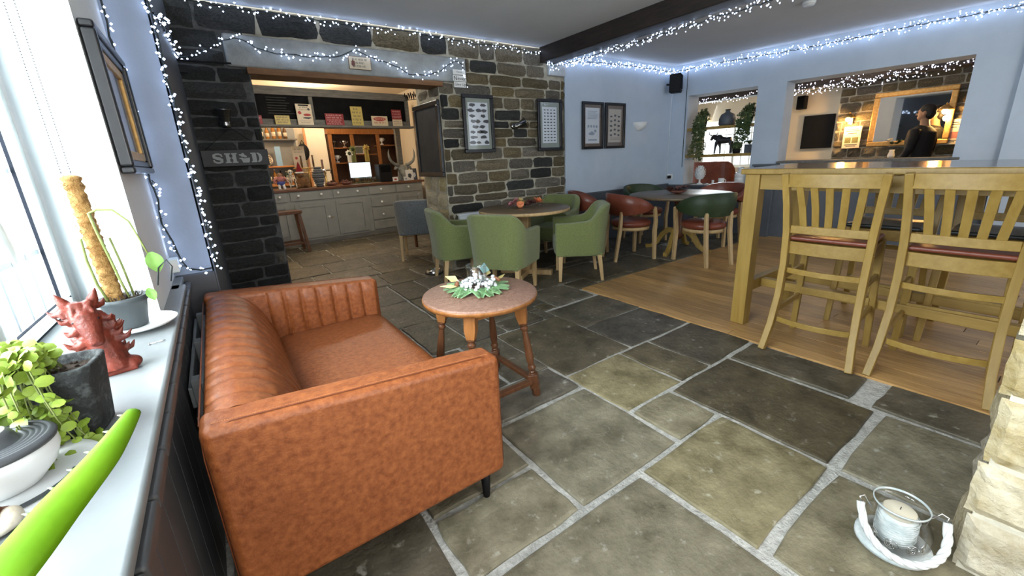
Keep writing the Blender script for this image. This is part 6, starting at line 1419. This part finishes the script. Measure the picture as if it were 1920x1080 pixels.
b.tube([(0, .088, 1.655), (0, .108, 1.625), (0, .112, 1.612)], [.010, .014, .012], 8); b.sph((0, .085, 1.575), (.026, .014, .010), 10, 6)
for s_ in (-1, 1): b.sph((s_*.078, -.005, 1.635), (.012, .022, .032), 10, 8); b.sph((s_*.032, .085, 1.665), (.022, .012, .008), 8, 6)
ho = b.build('head', M['skin'], pe_, voxel=.006)
ho.rotation_euler = (0, 0, radians(12))
b = MB(); b.sph((0, -.014, 1.672), (.083, .098, .098), 16, 10); b.sph((0, -.04, 1.62), (.080, .075, .08), 12, 8); h_o = b.build('hair', M['hair'], pe_, voxel=.007); h_o.rotation_euler = (0, 0, radians(12))
b = MB()
for s_ in (-1, 1): b.sph((s_*.031, .091, 1.648), .0095, 8, 6)
e_o = b.build('eyes', M['black_gloss'], pe_); e_o.rotation_euler = (0, 0, radians(12))
for s_ in (-1, 1):
    b = MB(); c = Vector((s_*.212, .135, .85)); b.tube([c+Vector((0, -.015, .03)), c, c+Vector((0, .01, -.05))], [.026, .036, .034], 10)
    for k, ln in enumerate((.062, .072, .068, .052)): q = c+Vector((0, -.022+.016*k, -.05)); b.tube([q, q+Vector((-s_*.004, .004, -ln*.5)), q+Vector((-s_*.016, .010, -ln))], [.010, .009, .007], 8)
    q = c+Vector((-s_*.01, .030, -.005)); b.tube([q, q+Vector((-s_*.01, .022, -.025)), q+Vector((-s_*.014, .024, -.05))], [.011, .010, .008], 8)
    b.build('hand', M['skin'], pe_, voxel=.004)
cu = thing('curtain', 'pale gathered curtain beside the bright lounge window', 'curtain', (9.55, 5.60, .8), 0)
MB().surf(lambda u, v: (.03*sin(u*40), .30*u, 1.1*v), 60, 4).build('fabric', M['curtain'], cu); MB().tube([(0, -.1, 1.12), (0, .4, 1.12)], .012, 8).build('rail', M['brass'], cu)
# ================================================================== fairy lights
def garland(label, path, per_m, spread, r=.0085, seed=0, twig=True, bm='bulb', squash=(1, 1, 1), sag=0):
    R = random.Random(seed); P = [Vector(p) for p in path]; L_ = [0]
    for a, c in zip(P, P[1:]): L_.append(L_[-1]+(c-a).length)
    def at_(s_):
        for i in range(len(P)-1):
            if s_ <= L_[i+1] or i == len(P)-2: t = (s_-L_[i])/max(1e-6, L_[i+1]-L_[i]); return P[i].lerp(P[i+1], t)
    t_ = thing('fairy_lights', label, 'fairy lights', P[0], 0, 'strings of cool white fairy lights'); O = P[0]
    n = int(L_[-1]*per_m); W = MB(); B = MB(); m = max(8, int(L_[-1]/.05)); pts = []
    for i in range(m+1):
        p = at_(L_[-1]*i/m); pts.append(p-O+Vector((R.uniform(-.006, .006), R.uniform(-.006, .006), R.uniform(-.008, .008)+sag*sin(i*.7))))
    W.tube(pts, .0042, 5, caps=False)
    for k in range(n):
        p = at_(L_[-1]*(k+R.random())/n)-O
        while True:
            d = Vector((R.uniform(-1, 1), R.uniform(-1, 1), R.uniform(-1, 1)))
            if .25 < d.length < 1: break
        q = p+Vector((d.x*squash[0], d.y*squash[1], d.z*squash[2]))*spread; B.octa(q, r*R.uniform(.8, 1.15))
        if twig: W.add([tuple(p), tuple(p+Vector((.003, .003, .004))), tuple(q+Vector((.002, 0, .002))), tuple(q)], [(0, 1, 2, 3)])
    W.build('cable', M['wire'], t_, kind='stuff'); B.build('bulbs', M[bm], t_, kind='stuff'); return t_
yl = SY-.055
garland('long string of fairy lights along the top of the stone wall', [(-.02, yl, 2.515), (.5, yl, 2.50), (1.2, yl, 2.49), (1.9, yl, 2.505), (2.6, yl, 2.475), (3.2, yl, 2.48), (3.62, yl, 2.45)], 44, .045, .0066, seed=1, squash=(1, .6, 1))
garland('draped string of fairy lights across the plaster lintel', [(-.08, yl, 2.10), (.04, yl, 2.12), (.15, yl, 2.17), (.31, yl, 2.27), (.42, yl, 2.29), (.52, yl, 2.22), (.67, yl, 2.195), (1.01, yl, 2.20), (1.2, yl, 2.225), (1.33, yl, 2.30), (1.44, yl, 2.25), (1.72, yl, 2.17), (1.85, yl, 2.115), (2.03, yl, 2.12), (2.19, yl, 2.18), (2.32, yl, 2.27), (2.42, yl, 2.28), (2.465, yl, 2.20), (2.485, yl, 2.06)], 44, .042, .0068, seed=2, squash=(1, .5, 1))
garland('string of fairy lights around the edges of the narrow pier beside the window wall', [(-.225, 2.60, 2.5), (-.225, 2.60, 1.7), (-.222, 2.60, 1.30), (-.222, 2.595, 1.05), (-.205, 2.59, .90), (-.18, 2.585, .80), (-.13, 2.58, .785), (-.075, 2.575, .785)], 46, .026, .0062, seed=3, squash=(1, .5, 1))
garland('string of fairy lights down the outer edge of the narrow pier', [(-.075, 2.60, 2.5), (-.07, 2.60, 2.1), (-.065, 2.60, 1.7), (-.06, 2.60, 1.2), (-.055, 2.59, .95), (-.05, 2.58, .79)], 88, .022, .0058, seed=4, squash=(1, .6, 1))
garland('bunch of fairy lights crossing from the pier to the lintel', [(-.06, 2.60, 1.95), (-.04, 3.2, 2.05), (-.03, 3.8, 2.10), (.0, yl, 2.12)], 30, .04, .0072, seed=5)
garland('dense string of fairy lights along the lower edge of the black beam', [(3.60, 4.24, 2.45), (3.62, 4.24, 2.36), (3.70, 4.23, 2.33), (3.80, 4.15, 2.335), (3.80, 3.0, 2.345), (3.80, 2.0, 2.345), (3.80, .2, 2.345)], 88, .058, .0062, seed=6, squash=(.8, 1, .8))
garland('dense string of fairy lights along the top of the white back wall', [(3.83, yl, 2.40), (4.4, yl, 2.44), (5.2, yl, 2.455), (5.9, yl, 2.45), (6.25, yl, 2.455)], 92, .055, .0062, seed=7, squash=(1, .6, 1))
garland('dense string of fairy lights along the top of the right wall', [rw(s_, -.055, z) for s_, z in ((.25, 2.455), (1, 2.46), (2, 2.44), (3, 2.46), (4.2, 2.45), (6, 2.46))], 95, .06, .0062, seed=8, squash=(.6, 1, 1))
for k, (x, z0, z1, sd) in enumerate(((8.74, 2.26, 2.30, 1), (8.70, 2.18, 2.26, 2), (9.06, 2.20, 2.26, 3))):
    garland('string of violet white fairy lights on the lounge beam, %s' % ('upper', 'lower', 'rear')[k], [(x, 3.9, z0), (x, 3.2, z0-.03), (x, 2.7, z0), (x, 2.0, z1-.05), (x, 1.4, z1), (x, .4, z1)], 46, .07, .0075, seed=20+sd, twig=False, bm='bulb_far')
garland('short string of violet white fairy lights seen through the alcove', [(8.72, 5.4, 2.24), (8.72, 4.7, 2.20), (8.72, 4.0, 2.24)], 46, .06, .0075, seed=31, twig=False, bm='bulb_far')
bpy.context.view_layer.update()
